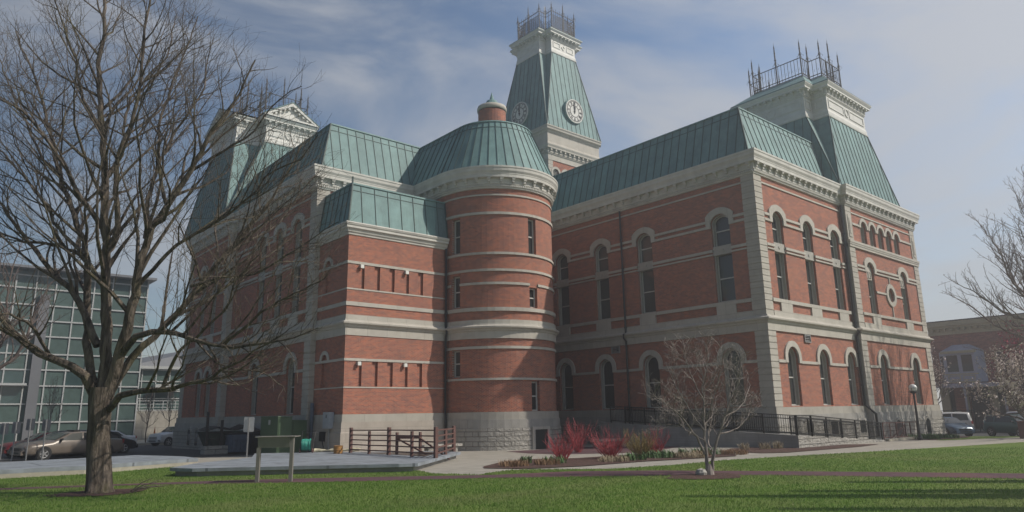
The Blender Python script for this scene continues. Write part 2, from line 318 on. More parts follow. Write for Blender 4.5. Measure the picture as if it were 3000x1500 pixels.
sheet('road',[(-89,21),(-24,22),(-19.4,20.2),(-19.4,53),(-89,53)],-.006,'asphalt')
sheet('road',[(-19.4,42.5),(100,42.5),(100,53),(-19.4,53)],-.006,'asphalt')
sheet('road',[(23.9,-70),(41,-70),(41,42.4),(23.9,42.4)],-.006,'asphalt')
mb=MB(); mb.box(23.6,23.9,-70,42,hz(24,0)-.1,hz(24,0)+.1); struct(mb.build('kerb','curb'))
mb=MB(); mb.box(-80,-19,53,53.3,-2.7,hz(-30,53)+.13); mb.box(-89,60,53.3,90,-2.8,hz(-30,53)+.12); struct(mb.build('pavement','curb'))
mb=MB(); mb.box(41,60,-70,42,hz(42,0)-.2,hz(42,0)+.13); struct(mb.build('pavement','concrete'))
# ---------------------------------------------------------------- courthouse
W=18.509;B1=17.886;A1=10.96;A2=22.82;PD=.33;BP3=31.3;BQ=41.;TA=-7.705;TB=14.442;TR=3.863;AX=-18.173;BX=14.319;Q=.835
CH=thing('courthouse','large red brick courthouse with pale stone bands, green copper mansard roofs and a clock tower','building')
BO=.06
class Fr:
    def __init__(s,o,u,n): s.o=Vector((*o,0)); s.u=Vector((*u,0)); s.n=Vector((*n,0))
    def p(s,u,z,d=0): q=s.o+s.u*u+s.n*d; return (q.x,q.y,z)
    def box(s,mb,u0,u1,z0,z1,d0,d1,mi=0):
        mb.hexa([s.p(u0,z0,d0),s.p(u1,z0,d0),s.p(u1,z0,d1),s.p(u0,z0,d1),s.p(u0,z1,d0),s.p(u1,z1,d0),s.p(u1,z1,d1),s.p(u0,z1,d1)],mi)
def arch(c,w,z0,zs,rise,n=12):
    P=[(c-w/2,z0),(c+w/2,z0)]
    if rise<=0: return P+[(c+w/2,zs),(c-w/2,zs)]
    R=(rise*rise+w*w/4)/(2*rise); zc=zs+rise-R; a0=math.asin(min(1,(w/2)/R)); 
    if rise>=w/2-1e-6: a0=PI/2
    for i in range(n+1):
        t=a0-2*a0*i/n; P.append((c+R*math.sin(t),zc+R*math.cos(t)))
    return P
def circ(c,z,r,n=24): return [(c+r*math.cos(2*PI*i/n),z+r*math.sin(2*PI*i/n)) for i in range(n)]
def wall(fr,u0,u1,z0,z1,holes,mat='brick',name='brick_wall',d=-BO,rev=.4,par=None):
    mb=MB(); outer=[(u0,z0),(u1,z0),(u1,z1),(u0,z1)]
    loops=[outer]+holes; flat=[p for l in loops for p in l]
    b=len(mb.v); mb.v+=[fr.p(u,z,d) for u,z in flat]
    for t in tessellate_polygon([[Vector((u,z,0)) for u,z in l] for l in loops]): mb.f.append(tuple(b+i for i in t)); mb.m.append(0)
    for h in holes:
        n=len(h)
        for i in range(n):
            a,c=h[i],h[(i+1)%n]; mb.face([fr.p(*a,d),fr.p(*c,d),fr.p(*c,d-rev),fr.p(*a,d-rev)])
    return mb.build(name,mat,par or CH)
def ring(mb,fr,outer,inner,d0,d1,mi=0,skip_bottom=False):
    n=len(outer)
    for i in range(n):
        if skip_bottom and i==0: continue
        j=(i+1)%n; a,b,c,e=outer[i],outer[j],inner[j],inner[i]
        mb.face([fr.p(*a,d1),fr.p(*b,d1),fr.p(*c,d1),fr.p(*e,d1)],mi)
        mb.face([fr.p(*a,d0),fr.p(*b,d0),fr.p(*b,d1),fr.p(*a,d1)],mi); mb.face([fr.p(*e,d0),fr.p(*c,d0),fr.p(*c,d1),fr.p(*e,d1)],mi)
    if skip_bottom:
        for k,l in ((0,0),(1,1)):
            a,e=outer[k],inner[k]; mb.face([fr.p(*a,d0),fr.p(*e,d0),fr.p(*e,d1),fr.p(*a,d1)],mi)
def fill(mb,fr,poly,d,mi=0):
    b=len(mb.v); mb.v+=[fr.p(u,z,d) for u,z in poly]
    for t in tessellate_polygon([[Vector((u,z,0)) for u,z in poly]]): mb.f.append(tuple(b+i for i in t)); mb.m.append(mi)
def window(fr,c,w,z0,zs,rise,hood=None,rails=(),fw=.09,par=None,panel=None,tymp=None,louv=False,dg=-.42,hd=.05,plain=False):
    o=arch(c,w,z0,zs,rise); i_=arch(c,w-2*fw,z0+fw*.5,zs,max(.0,rise-fw*.9) if rise else 0)
    if not rise: i_=[(c-w/2+fw,z0+fw*.5),(c+w/2-fw,z0+fw*.5),(c+w/2-fw,zs-fw),(c-w/2+fw,zs-fw)]
    mb=MB(); ring(mb,fr,o,i_,dg-.02,-.2)
    i2=arch(c,w-2*fw-.09,z0+fw*.5+.05,zs,max(0,rise-fw*.9-.045)) if rise else [(c-w/2+fw+.045,z0+fw*.5+.05),(c+w/2-fw-.045,z0+fw*.5+.05),(c+w/2-fw-.045,zs-fw-.045),(c-w/2+fw+.045,zs-fw-.045)]
    ring(mb,fr,i_,i2,dg-.02,dg+.06,1)
    for z in rails: fr.box(mb,c-w/2+fw,c+w/2-fw,z-.035,z+.035,dg,dg+.06,1)
    if panel:
        fr.box(mb,c-w/2,c+w/2,panel[0],panel[1],dg,-.09,0); mb.tube([fr.p(c,(panel[0]+panel[1])/2,-.10),fr.p(c,(panel[0]+panel[1])/2,-.05)],.09,8,0,True)
    f=mb.build('window',['frame','sash'],par or CH)
    g=MB(); fill(g,fr,i_,dg)
    g.build('pane','glass',f)
    if tymp:
        t=MB(); fr.box(t,c-w/2+fw,c+w/2-fw,tymp,zs+rise*.3,dg,-.2); 
        for s_ in (-1,1): ring(t,fr,arch(c+s_*.2,.34,tymp+.1,tymp+.45,.17,6),arch(c+s_*.2,.2,tymp+.1,tymp+.45,.1,6),-.2,-.16)
        t.build('carved_lunette','stone',f)
    if louv:
        t=MB(); k=int((zs+rise-z0)/.13)
        for j in range(k):
            zz=z0+.1+j*.13; ww=w-2*fw
            if zz>zs: ww*=math.sqrt(max(0,1-((zz-zs)/(rise))**2))
            if ww>.1: t.hexa([fr.p(c-ww/2,zz,-.12),fr.p(c+ww/2,zz,-.12),fr.p(c+ww/2,zz+.07,dg+.03),fr.p(c-ww/2,zz+.07,dg+.03),fr.p(c-ww/2,zz+.02,-.12),fr.p(c+ww/2,zz+.02,-.12),fr.p(c+ww/2,zz+.09,dg+.03),fr.p(c-ww/2,zz+.09,dg+.03)])
        t.build('louvre','white',f)
    if hood:
        hw,hz0,hzs,hr=hood; h=MB(); n=12
        ou=arch(c,hw,hz0,hzs,hr); inn=[(c-w/2,hz0),(c+w/2,hz0)]+arch(c,w,z0,zs,rise)[2:]
        ring(h,fr,ou,inn,-BO-.02,hd-.02,0,True); h.build('hood_mould','stone',f)
    return f
def bands(fr,segs,zlist,name='stone_band',mat='stone',d=.02,par=None):
    for z0,z1 in zlist:
        mb=MB()
        for u0,u1 in segs: fr.box(mb,u0,u1,z0,z1,-BO-.02,d)
        mb.build(name,mat,par or CH)
def gaps(u0,u1,cs,w):
    out=[];a=u0
    for c in sorted(cs): out.append((a,c-w/2)); a=c+w/2
    out.append((a,u1)); return out
# frames
FL=Fr((0,0),(0,1),(-1,0)); FR_=Fr((0,0),(1,0),(0,-1)); FP=Fr((0,-PD),(1,0),(0,-1)); FW=Fr((-W,0),(0,1),(-1,0)); FWP=Fr((-W-PD,0),(0,1),(-1,0))
FA=Fr((0,BX),(1,0),(0,-1)); FAL=Fr((AX,0),(0,1),(-1,0)); FLW=Fr((0,B1),(1,0),(0,-1)); FT=Fr((TA-TR,0),(0,1),(-1,0))
def tall_face(fr,u0,u1,ucs,lcs,dzu=0.,vent=None,qq=(Q,Q)):
    """lower arched windows, upper two-tier windows, bands"""
    holes=[arch(c,1.27,.05,2.78,.6) for c in lcs]+[arch(c,1.27,6.08,10.98+dzu,.42) for c in ucs]
    if vent: holes.append([(vent-.33,3.74),(vent+.33,3.74),(vent+.33,4.13),(vent-.33,4.13)])
    wall(fr,u0,u1,0,13.5,holes)
    for c in lcs: window(fr,c,1.27,.05,2.78,.6,hood=(1.86,2.45,2.78,.93),rails=(1.65,))
    for c in ucs: window(fr,c,1.27,6.08,10.98+dzu,.42,hood=(1.88,10.62+dzu,11.36+dzu,.43),rails=(7.5,10.4+dzu*.6),panel=(8.92,9.46))
    a,b=u0+qq[0],u1-qq[1]
    bands(fr,gaps(a,b,lcs,1.86),[(2.43,2.59)])
    bands(fr,gaps(a,b,ucs,1.87),[(10.97+dzu,11.12+dzu)]); bands(fr,gaps(a,b,ucs,1.87),[(10.63+dzu,10.77+dzu)]); bands(fr,gaps(a,b,ucs,1.27),[(9.13,9.29),(8.93,9.02)])
    bands(fr,[(a,b)],[(12.87,12.97)],d=.0); bands(fr,[(a,b)],[(5.86,6.06)],d=.05); bands(fr,[(a,b)],[(5.02,5.35)],d=.03)
    for c in ucs: mb=MB(); fr.box(mb,c-.64,c+.64,5.35,5.86,-BO-.02,.035); mb.build('window_pier','stone',CH)
    if vent:
        mb=MB(); fr.box(mb,vent-.36,vent+.36,3.7,3.76,-.08,.03); fr.box(mb,vent-.36,vent+.36,4.1,4.16,-.08,.03); fr.box(mb,vent-.36,vent-.3,3.76,4.1,-.08,.03); fr.box(mb,vent+.3,vent+.36,3.76,4.1,-.08,.03)
        for j in range(3): fr.box(mb,vent-.3,vent+.3,3.8+j*.11,3.84+j*.11,-.2,-.02)
        mb.build('wall_vent','galv',CH)
tall_face(FL,0,B1,[2.48,8.25,12.07,15.95],[2.45,8.25,12.08,15.88],vent=11.1)
tall_face(FR_,0,A1+.1,[2.33,5.95,9.62],[2.5,6.25,9.95],vent=4.42,qq=(Q,0))
tall_face(FW,B1,BP3+.1,[20.5,23.25,26.1],[20.55,26.2],dzu=.55,qq=(Q,0))
tall_face(FWP,BP3,BQ,[34.6,37.2],[34.5,36.6])
# right pavilion
lc=[14.02,19.56];uc=[13.85,19.5];ac=[13.6,15.02,16.42,17.82,19.24]
holes=[arch(c,1.2,.05,2.78,.58) for c in lc]+[arch(c,1.2,6.08,9.3,.4) for c in uc]+[arch(c,.95,10.95,12.1,.475) for c in ac]+[circ(16.85,7.66,.52)]
wall(FP,A1,A2,0,13.5,holes)
for c in lc: window(FP,c,1.2,.05,2.78,.58,hood=(1.86,2.45,2.78,.93),rails=(1.65,))
for c in uc: window(FP,c,1.2,6.08,9.3,.4,hood=(1.84,8.95,9.62,.43),rails=(7.35,),tymp=8.5)
for c in ac: window(FP,c,.95,10.95,12.1,.475,hood=(1.39,12.05,12.1,.7),fw=.1)
bands(FP,gaps(A1+Q,A2-Q,lc,1.86),[(2.43,2.59)]); bands(FP,gaps(A1+Q,A2-Q,uc,1.84),[(9.19,9.34)]); bands(FP,gaps(A1+Q,A2-Q,uc,1.84),[(8.95,9.06)])
bands(FP,[(A1+Q,12.9),(19.94,A2-Q)],[(12.08,12.23)]); bands(FP,[(A1+Q,A2-Q)],[(12.89,12.98)],d=0); bands(FP,[(A1+Q,A2-Q)],[(5.9,6.08)],d=.05); bands(FP,[(A1+Q,A2-Q)],[(5.02,5.38)],d=.03)
mb=MB(); FP.box(mb,A1-.02,A2+.02,10.46,10.62,-.1,.06); FP.box(mb,A1-.06,A2+.06,10.74,10.9,-.1,.12); FP.box(mb,A1-.03,A2+.03,10.62,10.74,-.1,.09); mb.build('string_course','stone',CH)
mb=MB(); ring(mb,FP,circ(16.85,7.66,.82),circ(16.85,7.66,.52),-.1,.03); ring(mb,FP,circ(16.85,7.66,.55),circ(16.85,7.66,.4),-.32,-.22)
FP.box(mb,14.45,16.05,7.6,7.74,-.1,.01); FP.box(mb,17.65,18.9,7.6,7.74,-.1,.01); FP.box(mb,16.8,16.9,8.46,8.95,-.1,.01); FP.box(mb,16.8,16.9,6.08,6.86,-.1,.01)
for c in uc: FP.box(mb,c-.62,c+.62,5.38,5.9,-.1,.03)
rw=mb.build('round_window','stone',CH); mb=MB(); fill(mb,FP,circ(16.85,7.66,.45),-.28); mb.build('pane','glass',rw)
# pier and quoins
def quoin(x,y,sx,sy,zr,n,mat='quoin',q=Q):
    mb=MB()
    for z0,z1,k in zr:
        x0,x1=sorted((x,x+sx*q)); y0,y1=sorted((y,y+sy*q)); i=.03
        mb.box(x0+i,x1-i,y0+i,y1-i,z0,z1)
        h=(z1-z0)/k
        for j in range(k): mb.box(x0,x1,y0,y1,z0+j*h+.022,z0+(j+1)*h-.022) if k>1 else mb.box(x0,x1,y0,y1,z0+.02,z1-.02)
    return mb
QZ=[(0,4.2,12),(5.02,5.35,1),(5.35,5.88,1),(5.88,12.93,20),(12.93,13.4,1)]
QP=[(0,4.2,12),(5.02,5.35,1),(5.35,5.88,1),(5.88,10.47,13),(10.9,12.93,1),(12.93,13.4,1)]
for x,y,sx,sy,z in ((0,0,1,1,QZ),(A1,-PD,1,1,QP),(A2,-PD,-1,1,QP),(-W,B1,1,1,QZ),(-W-PD,BP3,1,1,QZ),(-W-PD,BQ,1,-1,QZ)):
    m=quoin(x,y,sx,sy,z,0)
    if z is QP: FP.box(m,min(x,x+sx*Q)+.2,max(x,x+sx*Q)-.2,11.15,12.7,0,.04); FP.box(m,min(x,x+sx*Q)+.3,max(x,x+sx*Q)-.3,11.4,12.45,.04,.07)
    m.build('quoin','quoin',CH)
# sweep along the plan
ARC=[(TA+TR*math.cos(t),TB+TR*math.sin(t)) for t in [-PI*i/28 for i in range(29)]]
PLAN=[(A2,30),(A2,-PD),(A1,-PD),(A1,0),(0,0),(0,B1),(TA+TR,B1)]+ARC+[(TA-TR,B1),(-W,B1),(-W,BP3),(-W-PD,BP3),(-W-PD,BQ),(-2,BQ)]
def offs(path,o):
    out=[]; n=len(path)
    for i in range(n):
        ns=[]
        for a,b in ((i-1,i),(i,i+1)):
            if a<0 or b>=n: continue
            dx,dy=path[b][0]-path[a][0],path[b][1]-path[a][1]; l=math.hypot(dx,dy); ns.append((-dy/l,dx/l))
        if len(ns)==1: nx,ny=ns[0]; k=1
        else:
            nx,ny=ns[0][0]+ns[1][0],ns[0][1]+ns[1][1]; l2=math.hypot(nx,ny); nx/=l2; ny/=l2; k=1/max(.3,nx*ns[0][0]+ny*ns[0][1])
        out.append((path[i][0]-nx*o*k*-1,path[i][1]-ny*o*k*-1))
    return out
SG=1
def sweep(mb,path,prof,mi=0,closed=False):
    if closed: path=[path[-1]]+list(path)+[path[0],path[1]]
    R=[offs(path,-o*SG) for o,z in prof]
    if closed: R=[r[1:-1] for r in R]; path=path[1:-1]
    for j in range(len(prof)-1):
        for i in range(len(path)-1):
            a,b=R[j][i],R[j][i+1]; c,d=R[j+1][i+1],R[j+1][i]
            mb.face([(*a,prof[j][1]),(*b,prof[j][1]),(*c,prof[j+1][1]),(*d,prof[j+1][1])],mi)
# outward is the right-hand normal of travel for this plan: check once
_t=offs([(10,0),(0,0)],-1.)[0]; SG=1 if _t[1]<0 else -1
def along(path,sp,fn,o=0.,margin=.12):
    """call fn(point,dir,normal) every sp metres along each run, arcs as one run"""
    runs=[];cur=[path[0]]
    for i in range(1,len(path)):
        cur.append(path[i])
        if i<len(path)-1:
            d0=Vector((path[i][0]-path[i-1][0],path[i][1]-path[i-1][1])); d1=Vector((path[i+1][0]-path[i][0],path[i+1][1]-path[i][1]))
            if d0.angle(d1)>.3: runs.append(cur); cur=[path[i]]
    runs.append(cur)
    for r in runs:
        L=[math.dist(r[i],r[i+1]) for i in range(len(r)-1)]; T=sum(L); n=max(1,round((T-2*margin)/sp)); 
        if T<.4: continue
        for k in range(n+1):
            s=margin+(T-2*margin)*k/n; i=0
            while i<len(L)-1 and s>L[i]: s-=L[i]; i+=1
            d=Vector((r[i+1][0]-r[i][0],r[i+1][1]-r[i][1])).normalized(); nn=Vector((-d.y,d.x)) if NS>0 else Vector((d.y,-d.x))
            fn(Vector(r[i])+d*s,d,nn)
NS=1
# plan travels A2 -> ... -> left: on (10.96,0)->(0,0) dir=(-1,0), outward (0,-1)= left normal(-dy,dx)=(0,-1)
BELT=[(-.06,4.18),(.035,4.184),(.035,4.6),(.09,4.63),(.12,4.72),(.2,4.76),(.25,4.8),(.26,4.88),(.2,4.91),(.09,4.97),(.07,5.05),(-.06,5.06)]
CORN=[(-.1,13.3),(.05,13.32),(.05,13.4),(.07,13.41),(.07,13.55),(.13,13.57),(.14,13.62),(.11,13.64),(.11,13.92),(.15,13.95),(.35,13.953),(.35,14.13),(.37,14.15),(.37,14.2),(.39,14.24),(.44,14.34),(.45,14.5),(.48,14.54),(.48,14.643),(.40,14.66),(-.5,14.74)]
def boxat(mb,p,d,n,w,o0,o1,z0,z1,mi=0):
    a=p-d*(w/2)+n*o0; b=p+d*(w/2)+n*o0; c=p+d*(w/2)+n*o1; e=p-d*(w/2)+n*o1
    mb.hexa([(*a,z0),(*b,z0),(*c,z0),(*e,z0),(*a,z1),(*b,z1),(*c,z1),(*e,z1)],mi)
def cornice(path,prof,par,dz=0.,sc=1.,mat='cornice',dn=.125,md=.72,k=(13.42,13.54,13.68,13.95),oo=(.07,.13,.11,.31)):
    mb=MB(); sweep(mb,path,prof)
    along(path,dn,lambda p,d,n: boxat(mb,p,d,n,dn*.55,oo[0]-.02,oo[1],k[0],k[1]),margin=.0)
    def mod(p,d,n):
        w=md*.25; boxat(mb,p,d,n,w,oo[2]-.02,oo[3],k[3]-(k[3]-k[2])*.45,k[3]-.004); boxat(mb,p,d,n,w*.8,oo[2]-.02,oo[2]+(oo[3]-oo[2])*.62,k[2],k[3]-(k[3]-k[2])*.45); boxat(mb,p,d,n,w*1.3,oo[2]-.02,oo[3]+.02,k[3]-.05,k[3]-.008)
    along(path,md,mod,margin=.15)
    return mb.build('cornice',mat,par)
mb=MB(); sweep(mb,PLAN,BELT); mb.build('belt_course','stone',CH)
cornice(PLAN,CORN,CH)
# base
mb=MB(); sweep(mb,PLAN,[(-.2,.005),(.07,.0),(.07,-.42),(0,-.42)]); mb.build('water_table','smooth',CH)
mb=MB(); sweep(mb,PLAN,[(.0,-.418),(.13,-.42),(.14,-.9),(0,-.9)]); mb.build('foundation_course','smooth2',CH)
mb=MB(); sweep(mb,PLAN,[(.0,-.898),(.18,-.9),(.2,-3.2)]); base=mb.build('foundation','rough',CH)
# plain wall behind the window bays of left wing front and backs
wall(FLW,-W,0,-.4,13.5,[]); wall(Fr((A2,0),(0,1),(1,0)),-PD,30,0,13.5,[],mat='brick')
mb=MB(); FR_.box(mb,0.1,A2-.1,-3,13.3,-.9,-.6); FL.box(mb,.1,B1,-3,13.3,-.9,-.6); FW.box(mb,B1+.1,BQ,-3,13.3,-.9,-.6); mb.build('inner_wall','shopdark',CH)
# annex
def slot(u0,u1,z0,z1): return [(u0,z0),(u1,z0),(u1,z1),(u0,z1)]
SL=[-17.31,-16.33,-15.37,-14.4,-13.42]
wall(FA,AX,TA-TR,0,10.1,[slot(c-.18,c+.18,6.78,8.14) for c in SL]+[slot(c-.18,c+.18,1.46,2.8) for c in SL],d=0,rev=.13)
mb=MB(); FA.box(mb,AX+.2,TA-TR,0.2,9.6,-.6,-.13); mb.build('brick_niche','brick',CH)
wall(FAL,BX,B1,0,10.1,[arch(16.66,.72,6.78,8.3,.36),arch(16.68,.72,1.46,2.93,.36)],d=0,rev=.13)
mb=MB(); FAL.box(mb,BX+.2,B1,0.2,9.6,-.6,-.13); mb.build('brick_niche','brick',CH)
for zz in (8.3,2.93): mb=MB(); ring(mb,FAL,arch(16.67,1.16,zz-.12,zz,.56),arch(16.67,.72,zz-.12,zz,.36),0,.05,0,True); mb.build('niche_arch','stone',CH)
AP=[(TA-TR,BX),(AX,BX),(AX,B1)]
mb=MB()
for z0,z1,o in ((8.14,8.29,.04),(6.69,6.77,.03),(5.8,6.02,.05),(2.81,2.95,.04),(1.37,1.44,.03)): sweep(mb,AP,[(-.05,z0),(o,z0),(o,z1),(-.05,z1)])
mb.box(AX-.03,AX+.3,16.09,16.3,8.14,8.29)
mb.build('stone_band','stone',CH)
mb=MB(); sweep(mb,AP,[(o,z) for o,z in BELT]+[(.03,5.06),(.03,5.31),(-.05,5.32)]); mb.build('belt_course','stone',CH)
mb=MB(); sweep(mb,AP,[(-.05,9.74),(.05,9.78),(.06,9.86),(.12,9.92),(.16,10.05),(.26,10.12),(.26,10.24),(.3,10.28),(.34,10.38),(.33,10.44),(-.3,10.5)]); mb.build('cornice','cornice',CH,)
mb=MB(); sweep(mb,AP,[(-.1,.004),(.06,0),(.06,-.4),(0,-.4)]); mb.build('water_table','smooth',CH)
mb=MB(); sweep(mb,AP,[(0,-.398),(.12,-.4),(.13,-.92),(.17,-.95),(.2,-3)]); mb.build('foundation','smooth3',CH)
# copper roofs: sloped quads with standing seams
def slope(mb,bl,br,tr,tl,sp=.62,w=.03,h=.04,top=.5,mi=1,off=.3,ed=.07):
    bl,br,tr,tl=map(Vector,(bl,br,tr,tl)); mb.face([bl,br,tr,tl],0)
    e1=(br-bl).normalized(); nn=e1.cross((tl-bl)); nn.normalize()
    if nn.z<0: nn=-nn
    e2=nn.cross(e1); 
    if e2.z<0: e2=-e2
    def uv(p): return ((p-bl).dot(e1),(p-bl).dot(e2))
    B=uv(br);T1=uv(tr);T0=uv(tl)
    def vmax(u):
        if u<T0[0]: return T0[1]*u/T0[0] if T0[0]>1e-6 else 0
        if u>T1[0]: return T1[1]*(B[0]-u)/(B[0]-T1[0]) if B[0]-T1[0]>1e-6 else 0
        return T0[1]+(T1[1]-T0[1])*(u-T0[0])/max(1e-6,T1[0]-T0[0])
    def vmin(u): return 0
    u=off
    while u<B[0]-.05:
        v=vmax(u)
        if v>.15: mb.bar(bl+e1*u+nn*h*.4,bl+e1*u+e2*v+nn*h*.4,w,h,mi,up=nn)
        u+=sp
    if T0[0]<0: # lean out
        u=-sp+off
    mb.bar(bl+nn*.02,tl+nn*.02,ed,ed,mi,up=nn); mb.bar(br+nn*.02,tr+nn*.02,ed,ed,mi,up=nn); mb.bar(tl+nn*.01,tr+nn*.01,.1,.1,0,up=nn)
    if top:
        a=bl+(tl-bl)*(1-top/max(.1,(tl-bl).length)); b=br+(tr-br)*(1-top/max(.1,(tr-br).length)); mb.bar(a+nn*.01,b+nn*.01,.03,.03,mi,up=nn)
ZR=14.68
def inset(path,o): return offs(path,o*SG)
RP=[(A2,30),(A2,0),(0,0),(0,B1),(-W,B1),(-W,BQ),(A2,BQ)]
r0=inset(RP,.36);r1=inset(RP,1.32)
mb=MB()
for i in range(1,5): slope(mb,(*r0[i],ZR),(*r0[i+1],ZR),(*r1[i+1],18.23),(*r1[i],18.23))
p=[(x,y) for x,y in r1[1:6]]+[(A2-1,BQ),(A2-1,0)]
b=len(mb.v); pp=[(0+1.32,1.32),(1.32,B1+1.3),(-W+1.32,B1+1.32),(-W+1.32,BQ),(A2,BQ),(A2,1.32)]
mb.prism(pp,17.9,18.24,0)
mb.build('mansard_roof',['copper','copperseam'],CH)
# turret
TU=MB(); AN=math.radians
def tz(mb,th,z,r): return (TA+r*math.cos(th),TB+r*math.sin(th),z)
wins=[(-90.7,9.34,11.6),(-90.7,6.06,7.28),(-90.7,.02,1.72),(-166.3,9.4,11.6),(-166.3,6.08,8.05),(-166.3,2.0,3.58)]; HW=4.65
angs=sorted(set([-180+i*5 for i in range(37)]+[-90.7-HW,-90.7+HW,-166.3-HW,-166.3+HW])); angs=[a for a in angs if not any(abs(a-c)<HW-.1 for c in (-90.7,-166.3))]
zz=sorted(set([-.02,13.5]+[z for w in wins for z in w[1:]]))
RB=TR-BO
for i in range(len(angs)-1):
    for j in range(len(zz)-1):
        am=(angs[i]+angs[i+1])/2; zm=(zz[j]+zz[j+1])/2
        if any(abs(am-w[0])<HW and w[1]<zm<w[2] for w in wins): continue
        a,b_=AN(angs[i]),AN(angs[i+1]); TU.face([tz(0,a,zz[j],RB),tz(0,b_,zz[j],RB),tz(0,b_,zz[j+1],RB),tz(0,a,zz[j+1],RB)])
for c,z0,z1 in wins:
    a,b_=AN(c-HW),AN(c+HW); r2=RB-.32
    for q in ([(a,z0),(a,z1)],[(b_,z0),(b_,z1)],[(a,z1),(b_,z1)],[(a,z0),(b_,z0)]):
        TU.face([tz(0,q[0][0],q[0][1],RB),tz(0,q[1][0],q[1][1],RB),tz(0,q[1][0],q[1][1],r2),tz(0,q[0][0],q[0][1],r2)])
tw=TU.build('turret_wall','brick',CH,cyl=(TA,TB,TR))
mb=MB(); mb.face([(TA-TR+BO,TB,0),(TA-TR+BO,B1,0),(TA-TR+BO,B1,13.5),(TA-TR+BO,TB,13.5)]); mb.face([(TA+TR-BO,TB,0),(TA+TR-BO,B1,0),(TA+TR-BO,B1,13.5),(TA+TR-BO,TB,13.5)]); mb.build('turret_side_wall','brick',CH)
for c,z0,z1 in wins:
    th=AN(c); n=Vector((math.cos(th),math.sin(th))); u=Vector((-n.y,n.x)); o=Vector((TA,TB))+n*RB
    fr=Fr(o,u,n); f=window(fr,0,.62,z0,z1,0,rails=((z0+z1)/2,),fw=.05,dg=-.27)
TP=[(TA+TR,B1)]+ARC+[(TA-TR,B1)]
mb=MB()
for z0,z1,o in ((12.86,12.96,.0),(11.68,11.84,.02),(9.2,9.34,.02),(8.18,8.32,.02),(5.79,6.01,.05),(5.0,5.28,.03),(3.59,3.74,.02),(1.79,1.92,.02)): sweep(mb,TP,[(-.1,z0),(o,z0),(o,z1),(-.1,z1)])
for a0,a1 in ((-85.9,0),(-161.5,-95.5),(-180,-171)):
    pth=[(TA+TR*math.cos(AN(a1+(a0-a1)*i/10)),TB+TR*math.sin(AN(a1+(a0-a1)*i/10))) for i in range(10,-1,-1)]
    pth=[(TA+TR*math.cos(AN(max(a0,a1)+(min(a0,a1)-max(a0,a1))*i/10)),TB+TR*math.sin(AN(max(a0,a1)+(min(a0,a1)-max(a0,a1))*i/10))) for i in range(11)]
    sweep(mb,pth,[(-.1,7.37),(.02,7.37),(.02,7.52),(-.1,7.52)])
mb.build('stone_band','stone',CH)
# turret basement window
th=AN(-89); n=Vector((math.cos(th),math.sin(th))); fr=Fr(Vector((TA,TB))+n*(TR+.2),Vector((-n.y,n.x)),n)
mb=MB(); fr.box(mb,-.62,.62,-2.3,-.9,-.1,.02,1); mb.build('basement_recess','shopdark',CH) if False else None
mb=MB(); ring(mb,fr,slot(-.68,.68,-2.2,-.86),slot(-.5,.5,-2.2,-1.02),-.1,.04); bw=mb.build('window','stone',CH); mb=MB(); fill(mb,fr,slot(-.5,.5,-2.2,-1.02),.0); mb.build('pane','glass',bw)
# turret roof (faceted)
mb=MB(); nf=23; A=[PI*2-PI*i/nf for i in range(nf+1)]
A=[-PI*i/nf for i in range(nf+1)]
def tr(i,r,z): return (TA+r*math.cos(A[i]),TB+r*math.sin(A[i]),z)
for i in range(nf): slope(mb,tr(i,4.18,ZR),tr(i+1,4.18,ZR),tr(i+1,2.66,18.2),tr(i,2.66,18.2),sp=9,off=9,ed=.03)
for sx in (1,-1): slope(mb,(TA+sx*4.18,TB,ZR),(TA+sx*4.18,B1+1.2,ZR),(TA+sx*2.66,B1+2.2,18.2),(TA+sx*2.66,TB,18.2),off=.5)
top=[tr(i,2.66,18.2) for i in range(nf+1)]+[(TA-2.66,B1+2.2,18.2),(TA+2.66,B1+2.2,18.2)]
mb.prism([(a,b_) for a,b_,_ in top],17.8,18.24,0)
mb.build('turret_roof',['copper','copperseam'],CH)
mb=MB(); c=(-8,14.1,0); mb.lathe(c,[(.93,18.1),(.93,19.75)],28); chm=mb.build('chimney','brick',CH,cyl=(-8,14.1,.93))
mb=MB(); mb.lathe(c,[(.94,19.8),(1.0,19.81),(1.01,19.98),(.97,20.12),(.7,20.16)],28); mb.build('chimney_cap','stone',chm,smooth=True)
mb=MB(); mb.lathe(c,[(.5,20.14),(.48,20.35),(.36,20.6),(.16,20.72),(.1,20.95),(.0,21.3)],14); mb.build('finial','copper',chm)
# annex roof
mb=MB(); z0,z1=10.48,12.83; a0,b0=AX-.1,BX-.1; a1,b1=AX+.24,BX+.24
slope(mb,(TA-TR,b0,z0),(a0,b0,z0),(a1,b1,z1),(TA-TR,b1,z1),sp=.87,off=.62,top=.42); slope(mb,(a0,b0,z0),(a0,B1,z0),(a1,B1,z1),(a1,b1,z1),sp=.6,top=.42,off=.6)
mb.prism([(a1,b1),(TA-TR,b1),(TA-TR,B1),(a1,B1)],12.6,z1,0)
mb.bar((a1,b1,z1-.1),(a1,b1,z1+.42),.08,mi=1)
mb.build('annex_roof',['copper','copperseam'],CH)
mb=MB(); mb.box(TA-TR-1.15,TA-TR-.02,b0-.04,b1,z0+.02,z1-.1); 
mb=MB(); mb.hexa([(TA-TR-.9,b0-.012,z0),(TA-TR,b0-.012,z0),(TA-TR,b0+.3,z0),(TA-TR-.9,b0+.3,z0),(TA-TR-.62,b1-.012,z1-.02),(TA-TR,b1-.012,z1-.02),(TA-TR,b1+.3,z1-.02),(TA-TR-.62,b1+.3,z1-.02)]); mb.build('roof_flashing','copperdark',CH)
